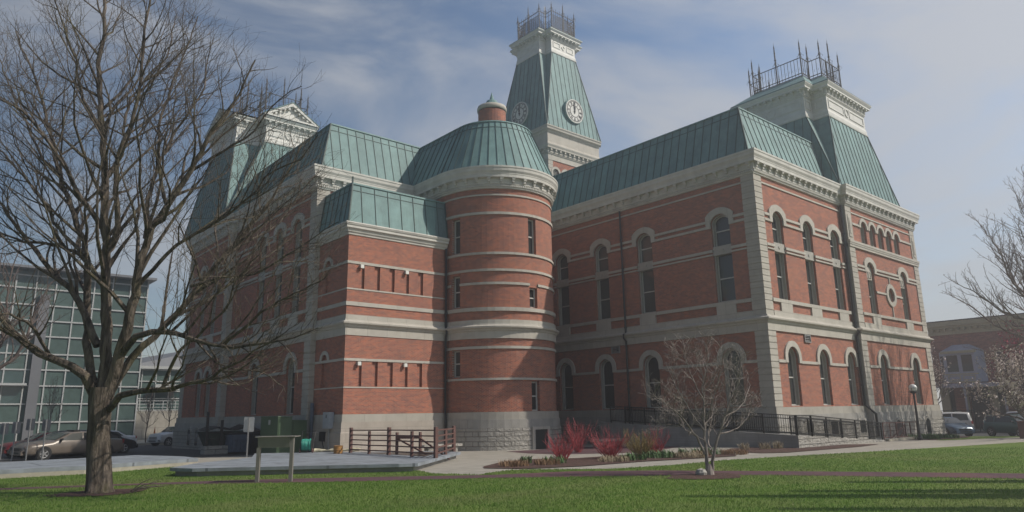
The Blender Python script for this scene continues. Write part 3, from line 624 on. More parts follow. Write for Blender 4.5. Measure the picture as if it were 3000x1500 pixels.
# ---- plus-plan towers
def plus(cx,cy,Fx,Fy,hx,hy,o=0.):
    Fx+=o;Fy+=o;hx+=o;hy+=o
    # start at +x side going so that outward is left normal of travel (clockwise seen from above -> use order)
    P=[(hx,-Fy),(-hx,-Fy),(-hx,-hy),(-Fx,-hy),(-Fx,hy),(-hx,hy),(-hx,Fy),(hx,Fy),(hx,hy),(Fx,hy),(Fx,-hy),(hx,-hy)]
    return [(cx+x,cy+y) for x,y in P]
def tower_roof(cx,cy,bx,by,zb,Fx,Fy,hx,hy,zt,par,name='tower_roof'):
    mb=MB()
    for sx,sy in ((1,-1),(1,1),(-1,1),(-1,-1)): pass
    K={(sx,sy):(cx+sx*bx,cy+sy*by,zb) for sx in(-1,1) for sy in(-1,1)}
    T1={(sx,sy):(cx+sx*hx,cy+sy*Fy,zt) for sx in(-1,1) for sy in(-1,1)}; T2={(sx,sy):(cx+sx*Fx,cy+sy*hy,zt) for sx in(-1,1) for sy in(-1,1)}; NN={(sx,sy):(cx+sx*hx,cy+sy*hy,zt) for sx in(-1,1) for sy in(-1,1)}
    slope(mb,K[-1,-1],K[1,-1],T1[1,-1],T1[-1,-1],top=0); slope(mb,K[1,1],K[-1,1],T1[-1,1],T1[1,1],top=0)
    slope(mb,K[-1,1],K[-1,-1],T2[-1,-1],T2[-1,1],top=0); slope(mb,K[1,-1],K[1,1],T2[1,1],T2[1,-1],top=0)
    for k in K: mb.face([K[k],T1[k],NN[k]],0); mb.face([K[k],NN[k],T2[k]],0)
    return mb.build(name,['copper','copperseam'],par)
def ent(path,prof,mi,mb): sweep(mb,path+[path[0],path[1]],prof,mi)
def tower_box(cx,cy,Fx,Fy,hx,hy,z0,z1,par,ov=.5,pn=0):
    P=plus(cx,cy,Fx,Fy,hx,hy); Pc=P+[P[0]]; Pc=[P[-1]]+P+[P[0]]
    H=z1-z0; mb=MB()
    prof=[(.0,z0-.12),(.1,z0-.1),(.12,z0),(.06,z0+.06),(.06,z0+.3*H*.4),(.03,z0+.16*H),(.0,z0+.2*H),(.0,z0+.62*H),(.04,z0+.63*H),(.05,z0+.68*H),(.12,z0+.72*H),(.1,z0+.73*H),(.1,z0+.84*H),(ov*.75,z0+.85*H),(ov*.75,z0+.9*H),(ov*.85,z0+.93*H),(ov,z0+.98*H),(ov,z1),(0,z1+.08)]
    PP=P+[P[0],P[1]]
    c=MB(); sweep(c,P,prof,0,True)
    mb=c; along(P+[P[0]],.16,lambda p,d,n: boxat(mb,p,d,n,.09,.03,.11,z0+.655*H,z0+.70*H),margin=.02)
    def mod(p,d,n): boxat(mb,p,d,n,.16,.08,ov*.68,z0+.79*H,z0+.85*H); boxat(mb,p,d,n,.13,.08,ov*.4,z0+.735*H,z0+.79*H)
    along(P+[P[0]],.52,mod,margin=.18)
    R=P+[P[0]]
    for i in range(len(R)-1):
        a,b_=Vector(R[i]),Vector(R[i+1]); L_=(b_-a).length; d=(b_-a)/L_; n=Vector((-d.y,d.x)); fr=Fr(a,d,n)
        za,zb=z0+.27*H,z0+.56*H
        if L_>2: 
            m=L_/2
            for u0,u1 in ((.25,m-.45),(m+.45,L_-.25)): ring(mb,fr,slot(u0,u1,za,zb),slot(u0+.1,u1-.1,za+.1,zb-.1),0,.045)
            k=(zb-za)/2; zc=(za+zb)/2; s=.7 if pn else 1
            if pn: ring(mb,fr,[(m-k*.9,zc),(m,za),(m+k*.9,zc),(m,zb)],[(m-k*.5,zc),(m,za+k*.45),(m+k*.5,zc),(m,zb-k*.45)],0,.06)
            else: ring(mb,fr,circ(m,zc,k,16),circ(m,zc,k*.7,16),0,.06)
        elif L_>.9: ring(mb,fr,slot(.2,L_-.2,za,zb),slot(.3,L_-.3,za+.1,zb-.1),0,.045)
    e=mb.build('entablature','white',par)
    mb=MB(); mb.prism(plus(cx,cy,Fx,Fy,hx,hy,ov-.05),z1-.02,z1+.1,0)
    mb.build('tower_deck','copper',e)
    return e
def iron_fence(name,pts,z,h,label,par,fin=1.0,sp=.16,mid=True,lattice=False,posts=None,arcs=False):
    mb=MB(); n=len(pts)
    P=[]
    for i in range(n):
        a,b_=Vector(pts[i]),Vector(pts[(i+1)%n]); L_=(b_-a).length; P.append((a,1.))
        if mid and L_>2: P.append(((a+b_)/2,1.35))
        d=(b_-a)/L_; k=max(2,int(L_/sp))
        top=lambda t: z+h*(1+(.12*(abs(2*t-1))-.05 if lattice else 0))
        for zz_ in (z+.12,z+h*.2,z+h): mb.bar((*a,zz_),(*b_,zz_),.05,.05)
        if lattice:
            mb.bar((*a,z+h*.82),(*b_,z+h*.82),.03)
            for j in range(k*2+1):
                t0=j/(k*2); q=a+d*(L_*t0)
                t1=min(1,t0+.5*h/L_); t2=max(0,t0-.5*h/L_)
                mb.bar((*q,z+h*.2),(*(a+d*L_*t1),z+h*.2+(t1-t0)*L_*1.2),.024); mb.bar((*q,z+h*.2),(*(a+d*L_*t2),z+h*.2+(t0-t2)*L_*1.2),.024)
            m=(a+b_)/2; rr=L_*.36
            cc=[(*(m+d*rr*math.cos(PI*s/8)),z+h*.42+rr*math.sin(PI*s/8)*.9) for s in range(9)]; mb.tube(cc,.02,4)
        for j in range(1,k):
            q=a+d*(L_*j/k); mb.bar((*q,z+.12),(*q,z+h+(.32*(1 if j%2 else .5) if lattice else 0)),.028)
            if not lattice: # hoops between the bars
                q2=a+d*(L_*(j-.5)/k); mb.tube([(*q2,z+h*.35),(*(q2+d*.05),z+h*.42),(*q2,z+h*.5)],.01,3)
    for q,s in P:
        H=h+fin*s; mb.bar((*q,z-.1),(*q,z+H*.82),.075)
        mb.lathe((q.x,q.y,z),[(.03,H*.55),(.09,H*.58),(.03,H*.62),(.03,H*.72),(.07,H*.74),(.02,H*.77),(.05,H*.86),(.015,H*.92),(.0,H)],6)
        for t in range(4):   # scroll brackets at the post head
            dx,dy=math.cos(t*PI/2),math.sin(t*PI/2)
            mb.tube([(q.x+dx*.22,q.y+dy*.22,z+h+.02),(q.x+dx*.26,q.y+dy*.26,z+h+.16),(q.x+dx*.14,q.y+dy*.14,z+h+.2),(q.x+dx*.05,q.y+dy*.05,z+h+.42)],.014,3)
    o=mb.build(name,'iron',par); 
    if label: o['label']=label
    return o
# right pavilion tower
c=(15.53,4.32)
RT=tower_roof(c[0],c[1],5.15,4.75,ZR,4.33,3.75,3.19,2.62,20.56,CH)
tower_box(c[0],c[1],4.3,3.72,3.16,2.59,20.58,23.02,RT,ov=.5)
mb=MB(); P0=plus(c[0],c[1],4.33,3.75,3.19,2.62,.45); P1=plus(c[0],c[1],2.9,3.05,1.75,2.1)
for i in range(12): mb.face([(*P0[i],23.08),(*P0[(i+1)%12],23.08),(*P1[(i+1)%12],24.35),(*P1[i],24.35)])
mb.prism(P1,23.9,24.4,0); mb.build('tower_cap_roof','copper',RT)
iron_fence('iron_cresting',plus(c[0],c[1],2.75,2.95,1.6,2.0),24.4,1.6,None,RT,fin=1.6,sp=.26)
# left pavilion tower
c=(-14.75,36.18); LT=tower_roof(c[0],c[1],4.75,5.15,ZR,3.75,4.33,1.9,3.0,21.22,CH)
e=tower_box(c[0],c[1],3.72,4.3,1.88,2.98,21.25,23.25,LT,ov=.45)
mb=MB()
for F_,hh,ax in ((4.33,1.88,'y'),(3.75,2.98,'x')):
    for s in (-1,1):
        w=hh+.45; 
        for dd,k,zz_ in ((.5,1.,0.),(.2,.74,.16)):
            if ax=='y': a,b_,t=(c[0]-w*k,c[1]+s*(F_+dd),23.3+zz_),(c[0]+w*k,c[1]+s*(F_+dd),23.3+zz_),(c[0],c[1]+s*(F_+dd),23.3+1.5*k+zz_*.3); v=Vector((0,-s*(F_+dd),0))
            else: a,b_,t=(c[0]+s*(F_+dd),c[1]-w*k,23.3+zz_),(c[0]+s*(F_+dd),c[1]+w*k,23.3+zz_),(c[0]+s*(F_+dd),c[1],23.3+1.5*k+zz_*.3); v=Vector((-s*(F_+dd),0,0))
            if k==1.:
                A_,B_,T_=Vector(a),Vector(b_),Vector(t); ins=.28
                Mn=(A_+B_)/2; a2=A_+(Mn-A_)*.2+Vector((0,0,.14)); b2=B_+(Mn-B_)*.2+Vector((0,0,.14)); t2=T_-Vector((0,0,.26))
                mb.face([A_,B_,b2,a2]); mb.face([B_,T_,t2,b2]); mb.face([T_,A_,a2,t2])
                v2=v.normalized()*.3
                mb.face([a2,b2,b2+v2,a2+v2]); mb.face([b2,t2,t2+v2,b2+v2]); mb.face([t2,a2,a2+v2,t2+v2]); mb.face([a2+v2,b2+v2,t2+v2])
                for q in range(5):
                    for (p_,r_) in ((a2,t2),(b2,t2)):
                        m_=p_+(r_-p_)*(q+.5)/5.2+v2*.5; mb.box(m_.x-.08,m_.x+.08,m_.y-.08,m_.y+.08,m_.z-.2,m_.z-.02)
mb.build('pediment','white',e)
mb=MB(); mid=Vector((c[0],c[1],24.8))
for F_,hh,ax in ((4.33,1.88,'y'),(3.75,2.98,'x')):
    for s in (-1,1):
        w=hh+.48; d_=F_+.52
        if ax=='y': a,b_,t=Vector((c[0]-w,c[1]+s*d_,23.33)),Vector((c[0]+w,c[1]+s*d_,23.33)),Vector((c[0],c[1]+s*d_,24.84))
        else: a,b_,t=Vector((c[0]+s*d_,c[1]-w,23.33)),Vector((c[0]+s*d_,c[1]+w,23.33)),Vector((c[0]+s*d_,c[1],24.84))
        ia=Vector((c[0],c[1],24.84)); 
        for q in (a,b_):
            e_=Vector((c[0],q.y,q.z)) if ax=='x' else Vector((q.x,c[1],q.z)); mb.face([q,t,ia,e_]); mb.face([q+Vector((0,0,.07)),t+Vector((0,0,.07)),ia+Vector((0,0,.07)),e_+Vector((0,0,.07))]); mb.face([q,t,t+Vector((0,0,.07)),q+Vector((0,0,.07))])
mb.build('tower_cap_roof','copper',LT)
iron_fence('iron_cresting',plus(c[0],c[1],2.6,2.8,1.5,1.7),24.6,1.5,None,LT,fin=1.5,sp=.26)
# clock tower
c=(11.32,28.57); hb=3.6
frs=[Fr((c[0],c[1]-hb),(1,0),(0,-1)),Fr((c[0]-hb,c[1]),(0,1),(-1,0))]
mbq=None
CT=None
LC=[-2.62,-1.31,0,1.31,2.62]
for fr in frs:
    w_=wall(fr,-hb,hb,15,23.6,[arch(u,.82,20.6,22.15,.41) for u in LC],name='clock_tower_wall',d=-.05)
    CT=CT or w_
    for u in LC: window(fr,u,.82,20.6,22.15,.41,hood=(1.25,21.7,22.15,.63),fw=.06,louv=True,par=CH)
    bands(fr,gaps(-hb+.6,hb-.6,LC,1.25),[(21.9,22.05)])
SQ=lambda h:[(c[0]+h,c[1]-h),(c[0]-h,c[1]-h),(c[0]-h,c[1]+h),(c[0]+h,c[1]+h),(c[0]+h,c[1]-h)]
mb=MB()
for sx,sy in ((-1,-1),(1,-1),(-1,1)):
    x,y=c[0]+sx*hb,c[1]+sy*hb
    for j in range(24): mb.box(min(x,x-sx*.6),max(x,x-sx*.6),min(y,y-sy*.6),max(y,y-sy*.6),15+j*.36+.01,15+(j+1)*.36-.015)
mb.build('clock_tower_quoins','quoin',CT)
PT=SQ(hb)
mb=MB(); sweep(mb,PT,[(-.1,23.35),(.02,23.36),(.02,23.85),(.06,23.9),(.06,24.02),(.14,24.05),(.12,24.12),(.12,24.4),(.34,24.42),(.34,24.55),(.42,24.72),(.42,24.8),(.1,24.95),(.06,25.1),(.03,25.15),(.03,26.1),(.1,26.15),(.14,26.3),(.34,26.36),(.36,26.55),(.42,26.6),(.42,26.72),(.1,26.82),(-.2,26.84)]); along(PT,.15,lambda p,d,n: boxat(mb,p,d,n,.08,.05,.11,23.92,24.01),margin=0); along(PT,.62,lambda p,d,n: boxat(mb,p,d,n,.18,.1,.31,24.2,24.41),margin=.2); st=mb.build('clock_tower_cornice','stone',CT)
cr=tower_roof(c[0],c[1],3.78,3.78,26.8,2.6,2.6,1.72,1.72,35.62,CT,'spire_roof')
tower_box(c[0],c[1],2.57,2.57,1.7,1.7,35.64,37.85,CT,ov=.62,pn=1)
cx_=iron_fence('iron_cresting',plus(c[0]+.05,c[1]-.1,2.55,2.55,1.65,1.65),37.95,2.3,None,CT,fin=1.15,sp=.3,lattice=True)
mb=MB(); mb.bar((c[0],c[1],37.9),(c[0],c[1],42.6),.04); mb.build('flagpole','galv',CT)
# clocks
def clock(fr,z,r,par,mins=-2,hrs=0):
    cy=MB(); d0,d1=-.1,.42
    cy.tube([fr.p(0,z,d0-.5),fr.p(0,z,d1-.06)],r+.12,36,0,True); k=cy.build('clock_housing','copper',par)
    m=MB(); fill(m,fr,circ(0,z,r,40),d1); ring(m,fr,circ(0,z,r+.07,40),circ(0,z,r-.02,40),d1-.1,d1+.03,0); f=m.build('clock_face','white',k)
    m=MB(); ring(m,fr,circ(0,z,r-.03,40),circ(0,z,r-.06,40),d1,d1+.012); ring(m,fr,circ(0,z,r-.14,40),circ(0,z,r-.17,40),d1,d1+.012); ring(m,fr,circ(0,z,r*.56,40),circ(0,z,r*.5,40),d1,d1+.014)
    for i in range(60):
        t=i*PI/30; s_,c_=math.sin(t),math.cos(t); m.bar(fr.p(s_*(r-.14),z+c_*(r-.14),d1+.008),fr.p(s_*(r-.04),z+c_*(r-.04),d1+.008),.03,.012,up=fr.n)
    num=['XII','I','II','III','IIII','V','VI','VII','VIII','IX','X','XI']; rm=r*.73; hh=r*.13
    for i,t_ in enumerate(num):
        t=i*PI/6; rad=Vector((math.sin(t),math.cos(t))); tan=Vector((math.cos(t),-math.sin(t)))
        wd={'I':.07,'V':.15,'X':.16}; tot=sum(wd[q] for q in t_); x=-tot/2
        for q in t_:
            w_=wd[q]; 
            def P_(a,b_): v=rad*(rm+b_*hh)+tan*(x+w_/2+a); return fr.p(v.x,z+v.y,d1+.01)
            th=.042
            if q=='I': m.bar(P_(0,-1),P_(0,1),th,.012,up=fr.n)
            elif q=='V': m.bar(P_(-.05,1),P_(0,-1),th,.012,up=fr.n); m.bar(P_(.05,1),P_(0,-1),th*.6,.014,up=fr.n)
            else: m.bar(P_(-.055,1),P_(.055,-1),th,.012,up=fr.n); m.bar(P_(.055,1),P_(-.055,-1),th*.6,.014,up=fr.n)
            x+=w_
    m.build('clock_numerals','black',k)
    m=MB()
    for a,l,w_ in ((mins,r*.82,.06),(hrs,r*.52,.1)):
        t=math.radians(a); v=Vector((math.sin(t),math.cos(t))); m.bar(fr.p(-v.x*.25,z-v.y*.25,d1+.05),fr.p(v.x*l,z+v.y*l,d1+.05),w_,.02,up=fr.n); m.bar(fr.p(v.x*l*.3,z+v.y*l*.3,d1+.06),fr.p(v.x*l*.75,z+v.y*l*.75,d1+.06),w_*1.9,.02,up=fr.n)
    m.tube([fr.p(0,z,d1),fr.p(0,z,d1+.08)],.1,12,0,True); m.build('clock_hands','black',k)
clock(Fr((11.33,c[1]-3.42),(1,0),(0,-1)),29.12,1.16,CT,-5,4); clock(Fr((c[0]-3.42,28.65),(0,-1),(-1,0)),29.15,1.16,CT,-3,-1)
# rainwater pipes
def pipe(pts,r=.065,mat='shopdark',par=CH):
    mb=MB(); mb.tube(pts,r,8)
    for p in pts[:-1]: pass
    n=int((pts[0][2]-pts[-1][2])/2)
    for k in range(1,n): z=pts[0][2]-k*2; mb.lathe((pts[0][0],pts[0][1],z),[(r*1.4,-.05),(r*1.4,.05)],8)
    return mb.build('rainwater_pipe',mat,par)
pipe([(-.1,10.06,13.3),(-.1,10.06,4.95),(-.34,10.06,4.85),(-.34,10.06,4.6),(-.12,10.06,4.4),(-.12,10.06,0),(-.2,10.06,-1)])
pipe([(TA-TR-.12,BX-.16,9.8),(TA-TR-.12,BX-.16,4.95),(TA-TR-.2,BX-.34,4.7),(TA-TR-.14,BX-.16,4.3),(TA-TR-.14,BX-.16,.1),(TA-TR-.2,BX-.3,-.3),(TA-TR-.2,BX-.3,-1.9)])
pipe([(A1-.16,-.14,13.3),(A1-.16,-.14,4.95),(A1-.2,-.36,4.7),(A1-.16,-.14,4.4),(A1-.16,-.14,.05),(A1+.1,-.62,-.5),(A1+.1,-.62,-1.9)],.08)
# floodlights
fl=None
for i,(u,z) in enumerate(((-17.38,8.0),(-14.47,8.0),(-17.38,2.66),(-14.47,2.66))):
    if fl is None:
        fl=MB(); FA.box(fl,-.09,.09,-.09,.09,.02,.2); FA2=fl; o=bpy.data.objects.new('x',None); bpy.data.objects.remove(o)
        m=MB(); m.hexa([(-.1,-.22,-.1),(.1,-.22,-.1),(.1,-.05,-.07),(-.1,-.05,-.07),(-.1,-.2,.1),(.1,-.2,.1),(.1,-.05,.09),(-.1,-.05,.09)]); m.tube([(0,-.05,0),(0,.1,0)],.03,6); m.tube([(.12,0,-.05),(.12,0,.12)],.05,6)
        fl=m.build('floodlight','white'); k=fl
    else: k=fl.copy(); COL.objects.link(k)
    k.location=(u,BX,z); tag(k,('white floodlight in the %s niche of the %s row on the lit low wing')%(('first','fourth')[i%2],('upper','lower')[i//2]),'floodlight','floodlights in the brick niches')
# ================================================================ things around the courthouse
def cam_ray(u,v):
    cy,sy,cp,sp=math.cos(YAW),math.sin(YAW),math.cos(PITCH),math.sin(PITCH)
    f=Vector((sy*cp,cy*cp,sp)); r=Vector((cy,-sy,0)); up=r.cross(f); c,s=math.cos(ROLL),math.sin(ROLL)
    return f+(u-1500)/F*(c*r+s*up)+(750-v)/F*(-s*r+c*up)
FH=Vector((math.sin(YAW),math.cos(YAW),0))
def at(u,v,d):  # the point seen at u,v (3000 px wide) at horizontal distance d
    w=cam_ray(u,v); return CAMP+w*(d/w.dot(FH))
def gz(x,y,dz=0): return hz(x,y)+dz
# ---- ramp
def rz(b): 
    return -.79+(b-10.3)*(.64/12.1) if b>-1.8 else -1.43
mb=MB()
def rbox(mb,p0,p1,p2,p3,z):   # quad footprint with per-corner tops
    P=[p0,p1,p2,p3]; mb.hexa([(x,y,-2.9) for x,y in P]+[(x,y,zz) for (x,y),zz in zip(P,z)])
rbox(mb,(-1.42,-1.82),(-.1,-1.82),(-.1,11.5),(-1.42,11.5),[-1.47,-1.47,-.8,-.8])
rbox(mb,(-1.45,-1.85),(-1.2,-1.85),(-1.2,11.5),(-1.45,11.5),[-1.43,-1.43,-.73,-.73])
ramp_=mb.build('ramp_wall','rampc'); tag(ramp_,'long grey stained concrete ramp wall running from the round turret to the building corner','ramp')
mb=MB(); rbox(mb,(-1.449,-1.87),(8.8,-1.87),(8.8,-1.6),(-1.2,-1.6),[-1.43,-2.0,-2.0,-1.43]); rbox(mb,(-.1,-1.6),(8.8,-1.6),(8.8,-.2),(-.1,-.2),[-1.47,-2.04,-2.04,-1.47])
rl=mb.build('ramp_wall','rough'); tag(rl,'pale rock-faced stone ramp wall sloping down in front of the sunlit right facade','ramp')
def railing(name,label,pts,h=1.0,group=None,dense=True):
    t=thing(name,label,'railing',pts[0],0,group); mb=MB()
    o=Vector(pts[0])
    for a,b in zip(pts[:-1],pts[1:]):
        a=Vector(a)-o;b=Vector(b)-o; d=b-a; L=math.hypot(d.x,d.y)
        for z in (h,h-.17,.12): mb.bar(a+Vector((0,0,z)),b+Vector((0,0,z)),.045,.04)
        k=int(L/.125)
        for j in range(1,k):
            q=a+d*(j/k); mb.bar(q+Vector((0,0,.12)),q+Vector((0,0,h)),.018,.018)
            if j%3==0: mb.lathe((q.x,q.y,q.z+h*.45),[(.01,-.04),(.025,0),(.01,.04)],5)
        n=max(1,round(L/1.7))
        for j in range(n+1): q=a+d*(j/n); mp=MB(); mp.bar(q+Vector((0,0,-.05)),q+Vector((0,0,h+.02)),.06,.06); mp.build('post','rail',t)
    mb.build('balustrade','rail',t)
    return t
railing('ramp_railing','black iron railing on top of the long stained ramp wall left of the corner',[(-1.34,10.6,-.76),(-1.34,-1.73,-1.43)])
railing('ramp_railing','black iron railing above the rock-faced wall in front of the sunlit facade',[(-1.28,-1.78,-1.43),(.2,-1.78,-1.46),(8.7,-1.78,-2.0)])
railing('ramp_railing','inner black railing between the ramp and the sunlit facade',[(-.2,-.85,-1.5),(7.4,-.85,-1.95)])
railing('ramp_railing','inner black handrail close to the shaded brick wall behind the long ramp wall',[(-.42,10.2,-.8),(-.42,.6,-1.33)])
t=thing('stair_railing','brown steel railing with sloping handrails beside the basement steps near the lamp post','railing',(8.9,-1.8,hz(9,-1.8)))
mb=MB(); H=1.05
for x in (0,1.0,2.0,3.0,4.1,5.2): mb.bar((x,0,-.05),(x,0,H),.05)
for z in (H,.2): mb.bar((0,0,z),(5.25,0,z-.05),.045)
for x in range(24): mb.bar((.2+x*.2,0,.2),(.2+x*.2,0,H),.015)
mb.bar((2.4,.6,.0),(4.9,.6,.85),.05); mb.bar((2.4,.6,-.4),(4.9,.6,.45),.045); mb.bar((4.9,.6,-.4),(4.9,.6,.9),.05); mb.build('railing_bars','brownrail',t)
mb=MB(); mb.hexa([(8.8,-2.1,-2.9),(14.3,-2.1,-2.9),(14.3,-1.9,-2.9),(8.8,-1.9,-2.9),(8.8,-2.1,hz(9,-2)+.12),(14.3,-2.1,hz(14,-2)+.16),(14.3,-1.9,hz(14,-2)+.16),(8.8,-1.9,hz(9,-2)+.12)]); tag(mb.build('low_wall','curb'),'low concrete kerb wall under the brown stair railing','wall')
# basement openings in the base
def bwin(fr,outer,inn,d0,d1,dp,mat):
    mb=MB(); ring(mb,fr,outer,inn,d0,d1); w=mb.build('basement_window',mat,CH); mb=MB(); fill(mb,fr,inn,dp); mb.build('pane','glass',w)
for u in (3.2,6.2,10.0): bwin(FR_,slot(u-.55,u+.55,-1.9,-.75),slot(u-.4,u+.4,-1.8,-.88),.1,.2,.186,'stone')
for u in (14.6,19.7): bwin(FP,arch(u,1.15,-2.3,-1.35,.57),arch(u,.85,-2.3,-1.35,.42),.08,.23,.215,'rough')
for u in (35.2,37.0): bwin(FWP,arch(u,1.0,-2.0,-1.2,.5),arch(u,.7,-2.0,-1.2,.35),.1,.24,.22,'rough')
# ---- street lamp
def lamp(x,y,label,h=3.15,lean=0,group=None):
    z=gz(x,y); t=thing('street_lamp',label,'street lamp',(x,y,z)); 
    mb=MB(); mb.lathe((0,0,0),[(.16,0),(.16,.12),(.11,.2),(.075,.35),(.07,1.2),(.055,h-.45),(.07,h-.42),(.05,h-.38)],12); mb.build('post','iron',t)
    mb=MB(); mb.lathe((0,0,h-.42),[(.05,0),(.12,.05),(.2,.1),(.22,.14),(.2,.17)],12)
    mb.tube([(-.23,0,h-.3),(-.23,0,h-.05)],.012,5); mb.tube([(.23,0,h-.3),(.23,0,h-.05)],.012,5); mb.lathe((0,0,h-.07),[(.245,-.012),(.245,.012)],16); mb.build('lamp_bracket','iron',t)
    mb=MB(); mb.lathe((0,0,h-.06),[(.10,-.2),(.17,-.16),(.22,-.08),(.235,0),(.22,.08),(.17,.16),(.08,.22),(0,.235)],20); mb.build('globe','globe',t,smooth=True)
    return t
lamp(11.08,-2.98,'black lamp post with a white globe in front of the right pavilion')
# ---- slab with stair opening, railing
SLP=[(-28.6,6.5),(-28.2,5.4),(-25.2,3.1),(-22.8,1.2),(-22.2,.95),(-16.2,6.6),(-16.2,8.5),(-19.8,13.5),(-22.2,15.6),(-23.9,11.5),(-27.2,8.6)]
slab=sheet('concrete_slab',SLP,.27,'slab',None,th=.11); tag(slab,'wide blue-grey painted concrete slab behind the two-legged sign box','slab')
def inner(poly,k):
    cx=sum(p[0] for p in poly)/len(poly); cy=sum(p[1] for p in poly)/len(poly); return [(cx+(x-cx)*k,cy+(y-cy)*k) for x,y in poly]
o=sheet('slab_base',inner(SLP,.965),.162,'rampc',None,th=.4,par=slab)
mb=MB(); mb.prism([(-19.1,10.6),(-19.5,4.6),(-16.9,7.0),(-17.2,8.2)],.002,.012,0,lambda x,y:hz(x,y)+.27); mb.build('stair_opening_shade','shopdark',slab)  # flat dark sheet on the slab, painted shade of the stairwell
LW_=sheet('low_wall',[(-60,4.5),(-33,10.7),(-30.4,10.6),(-27.0,12.2),(-25.8,12.6),(-25.6,15.4),(-26.6,19.6),(-32.3,17.9),(-60,12)],.29,'slab',None,th=.14); tag(LW_,'low blue-grey concrete terrace behind the big bare tree','terrace')
o=sheet('terrace_base',inner([(-60,4.5),(-33,10.7),(-30.4,10.6),(-27.0,12.2),(-25.8,12.6),(-25.6,15.4),(-26.6,19.6),(-32.3,17.9),(-60,12)],.998),.152,'curb',None,th=.5,par=LW_)
ft=thing('pipe_fence','brown painted steel fence round the stair opening on the concrete slab','railing',(-19.6,7,hz(-19.6,7)+.27))
O=Vector((-19.6,7,hz(-19.6,7)+.27)); FPs=[(-19.3,11.2),(-19.55,9.0),(-19.55,7.3),(-19.85,5.0),(-19.95,3.15),(-18.1,5.1),(-16.15,7.2)]
def fp(i,z): x,y=FPs[i]; return Vector((x,y,hz(x,y)+.27+z))-O
for i,big in enumerate((1,0,1,0,1,0,1)):
    mb=MB(); mb.bar(fp(i,0),fp(i,1.16 if big else 1.0),.13 if big else .1); mb.build('post','brownrail',ft)
for z in (1.04,.82,.6,.38,.16):
    mb=MB()
    for i in range(6): mb.bar(fp(i,z),fp(i+1,z),.06,.05)
    mb.build('rail','brownrail',ft)
mb=MB(); 
for (x,y) in ((-18.9,7.7),(-18.2,6.9),(-17.8,8.2)): mb.bar(Vector((x,y,hz(x,y)))-O+Vector((0,0,.1)),Vector((x,y,hz(x,y)+1.2))-O,.1)
mb.bar(Vector((-18.9,7.7,-1.05))-O,Vector((-18.2,6.9,-1.05))-O,.25,.12)
mb.bar(Vector((-18.9,7.7,-1.1))-O,Vector((-18.5,5.3,-1.9))-O,.06); mb.bar(Vector((-18.2,6.9,-1.1))-O,Vector((-18.2,4.7,-1.9))-O,.06); mb.build('stair_handrail','brownrail',ft)
# bench
t=thing('bench','low pale stone bench on the brick patio behind the red shrubs','bench',(-4.6,7.9,hz(-4.6,7.9)),-.45); mb=MB(); mb.box(-1.1,1.1,-.25,.25,.36,.48); mb.build('seat','curb',t)
for sx in (-.8,.8): mb=MB(); mb.box(sx-.12,sx+.12,-.2,.2,0,.36); mb.build('leg','curb',t)
t=thing('bench','grey stone bench behind the brown steel fence','bench',(-14.2,11.0,hz(-14.2,11)),0); mb=MB(); mb.box(-1.2,1.2,-.25,.25,.36,.48); mb.build('seat','rough',t)
for sx in (-.8,.8): mb=MB(); mb.box(sx-.12,sx+.12,-.2,.2,0,.36); mb.build('leg','rough',t)
# utility sign box
a0,b0=(-27.62,1.22),(-26.86,.62); an=math.atan2(b0[1]-a0[1],b0[0]-a0[0]); L=math.dist(a0,b0); gz0=hz(-27.2,.9)
t=thing('sign_lectern','taupe metal lectern box on two square posts on the lawn','sign',(*a0,gz0),an)
for x in (0,L): mb=MB(); mb.box(x-.05,x+.05,-.06,.06,-.1,1.28 if x else .98); mb.build('post','taupe',t)
mb=MB(); mb.hexa([(-.02,-.06,.98),(L-.06,-.06,.98),(L-.06,.5,1.08),(-.02,.5,1.08),(-.02,-.1,1.27),(L-.06,-.1,1.27),(L-.06,.5,1.27),(-.02,.5,1.27)]); mb.build('sign_box','taupe',t)
mb=MB(); mb.box(-.1,L+.1,-.13,.55,1.275,1.30); mb.build('lid','taupe',t)
# back-of-sign on a pole
def signpost(x,y,h,w,hh,label,mat='alum',g=None,rz=0.,dz=0):
    t=thing('road_sign',label,'sign',(x,y,gz(x,y,dz)),rz,g); mb=MB(); mb.box(-.03,.03,-.02,.02,0,h); mb.build('post','galv',t)
    m=MB(); r=.05; P=[]
    for cx,cz,a in ((w/2-r,h-r,0),(-w/2+r,h-r,90),(-w/2+r,h-hh+r,180),(w/2-r,h-hh+r,270)):
        for k in range(4): q=math.radians(a+k*30); P.append((cx+r*math.cos(q),cz+r*math.sin(q)))
    f=Fr((0,.035),(1,0),(0,-1)); fill(m,f,P,0); fill(m,f,P,-.006); m.build('sign_plate',mat,t); return t
signpost(-21.7,18.0,2.05,.56,.76,'bare back of a grey road sign in front of the dumpsters',rz=-.75)
for (x,y,h,l) in ((-31.2,29.7,2.0,'back of the leftmost grey parking sign, farthest from the tree'),(-30.9,27.4,2.05,'back of the second grey parking sign, in front of the black car'),(-30.35,26.7,2.2,'back of the third grey parking sign, before the front lamp of the tan sedan'),(-29.65,26.5,2.15,'back of the grey parking sign nearest the tree trunk')): signpost(x,y,h,.48,.62,l,g='parking signs seen from behind',rz=-.75,mat='panel')
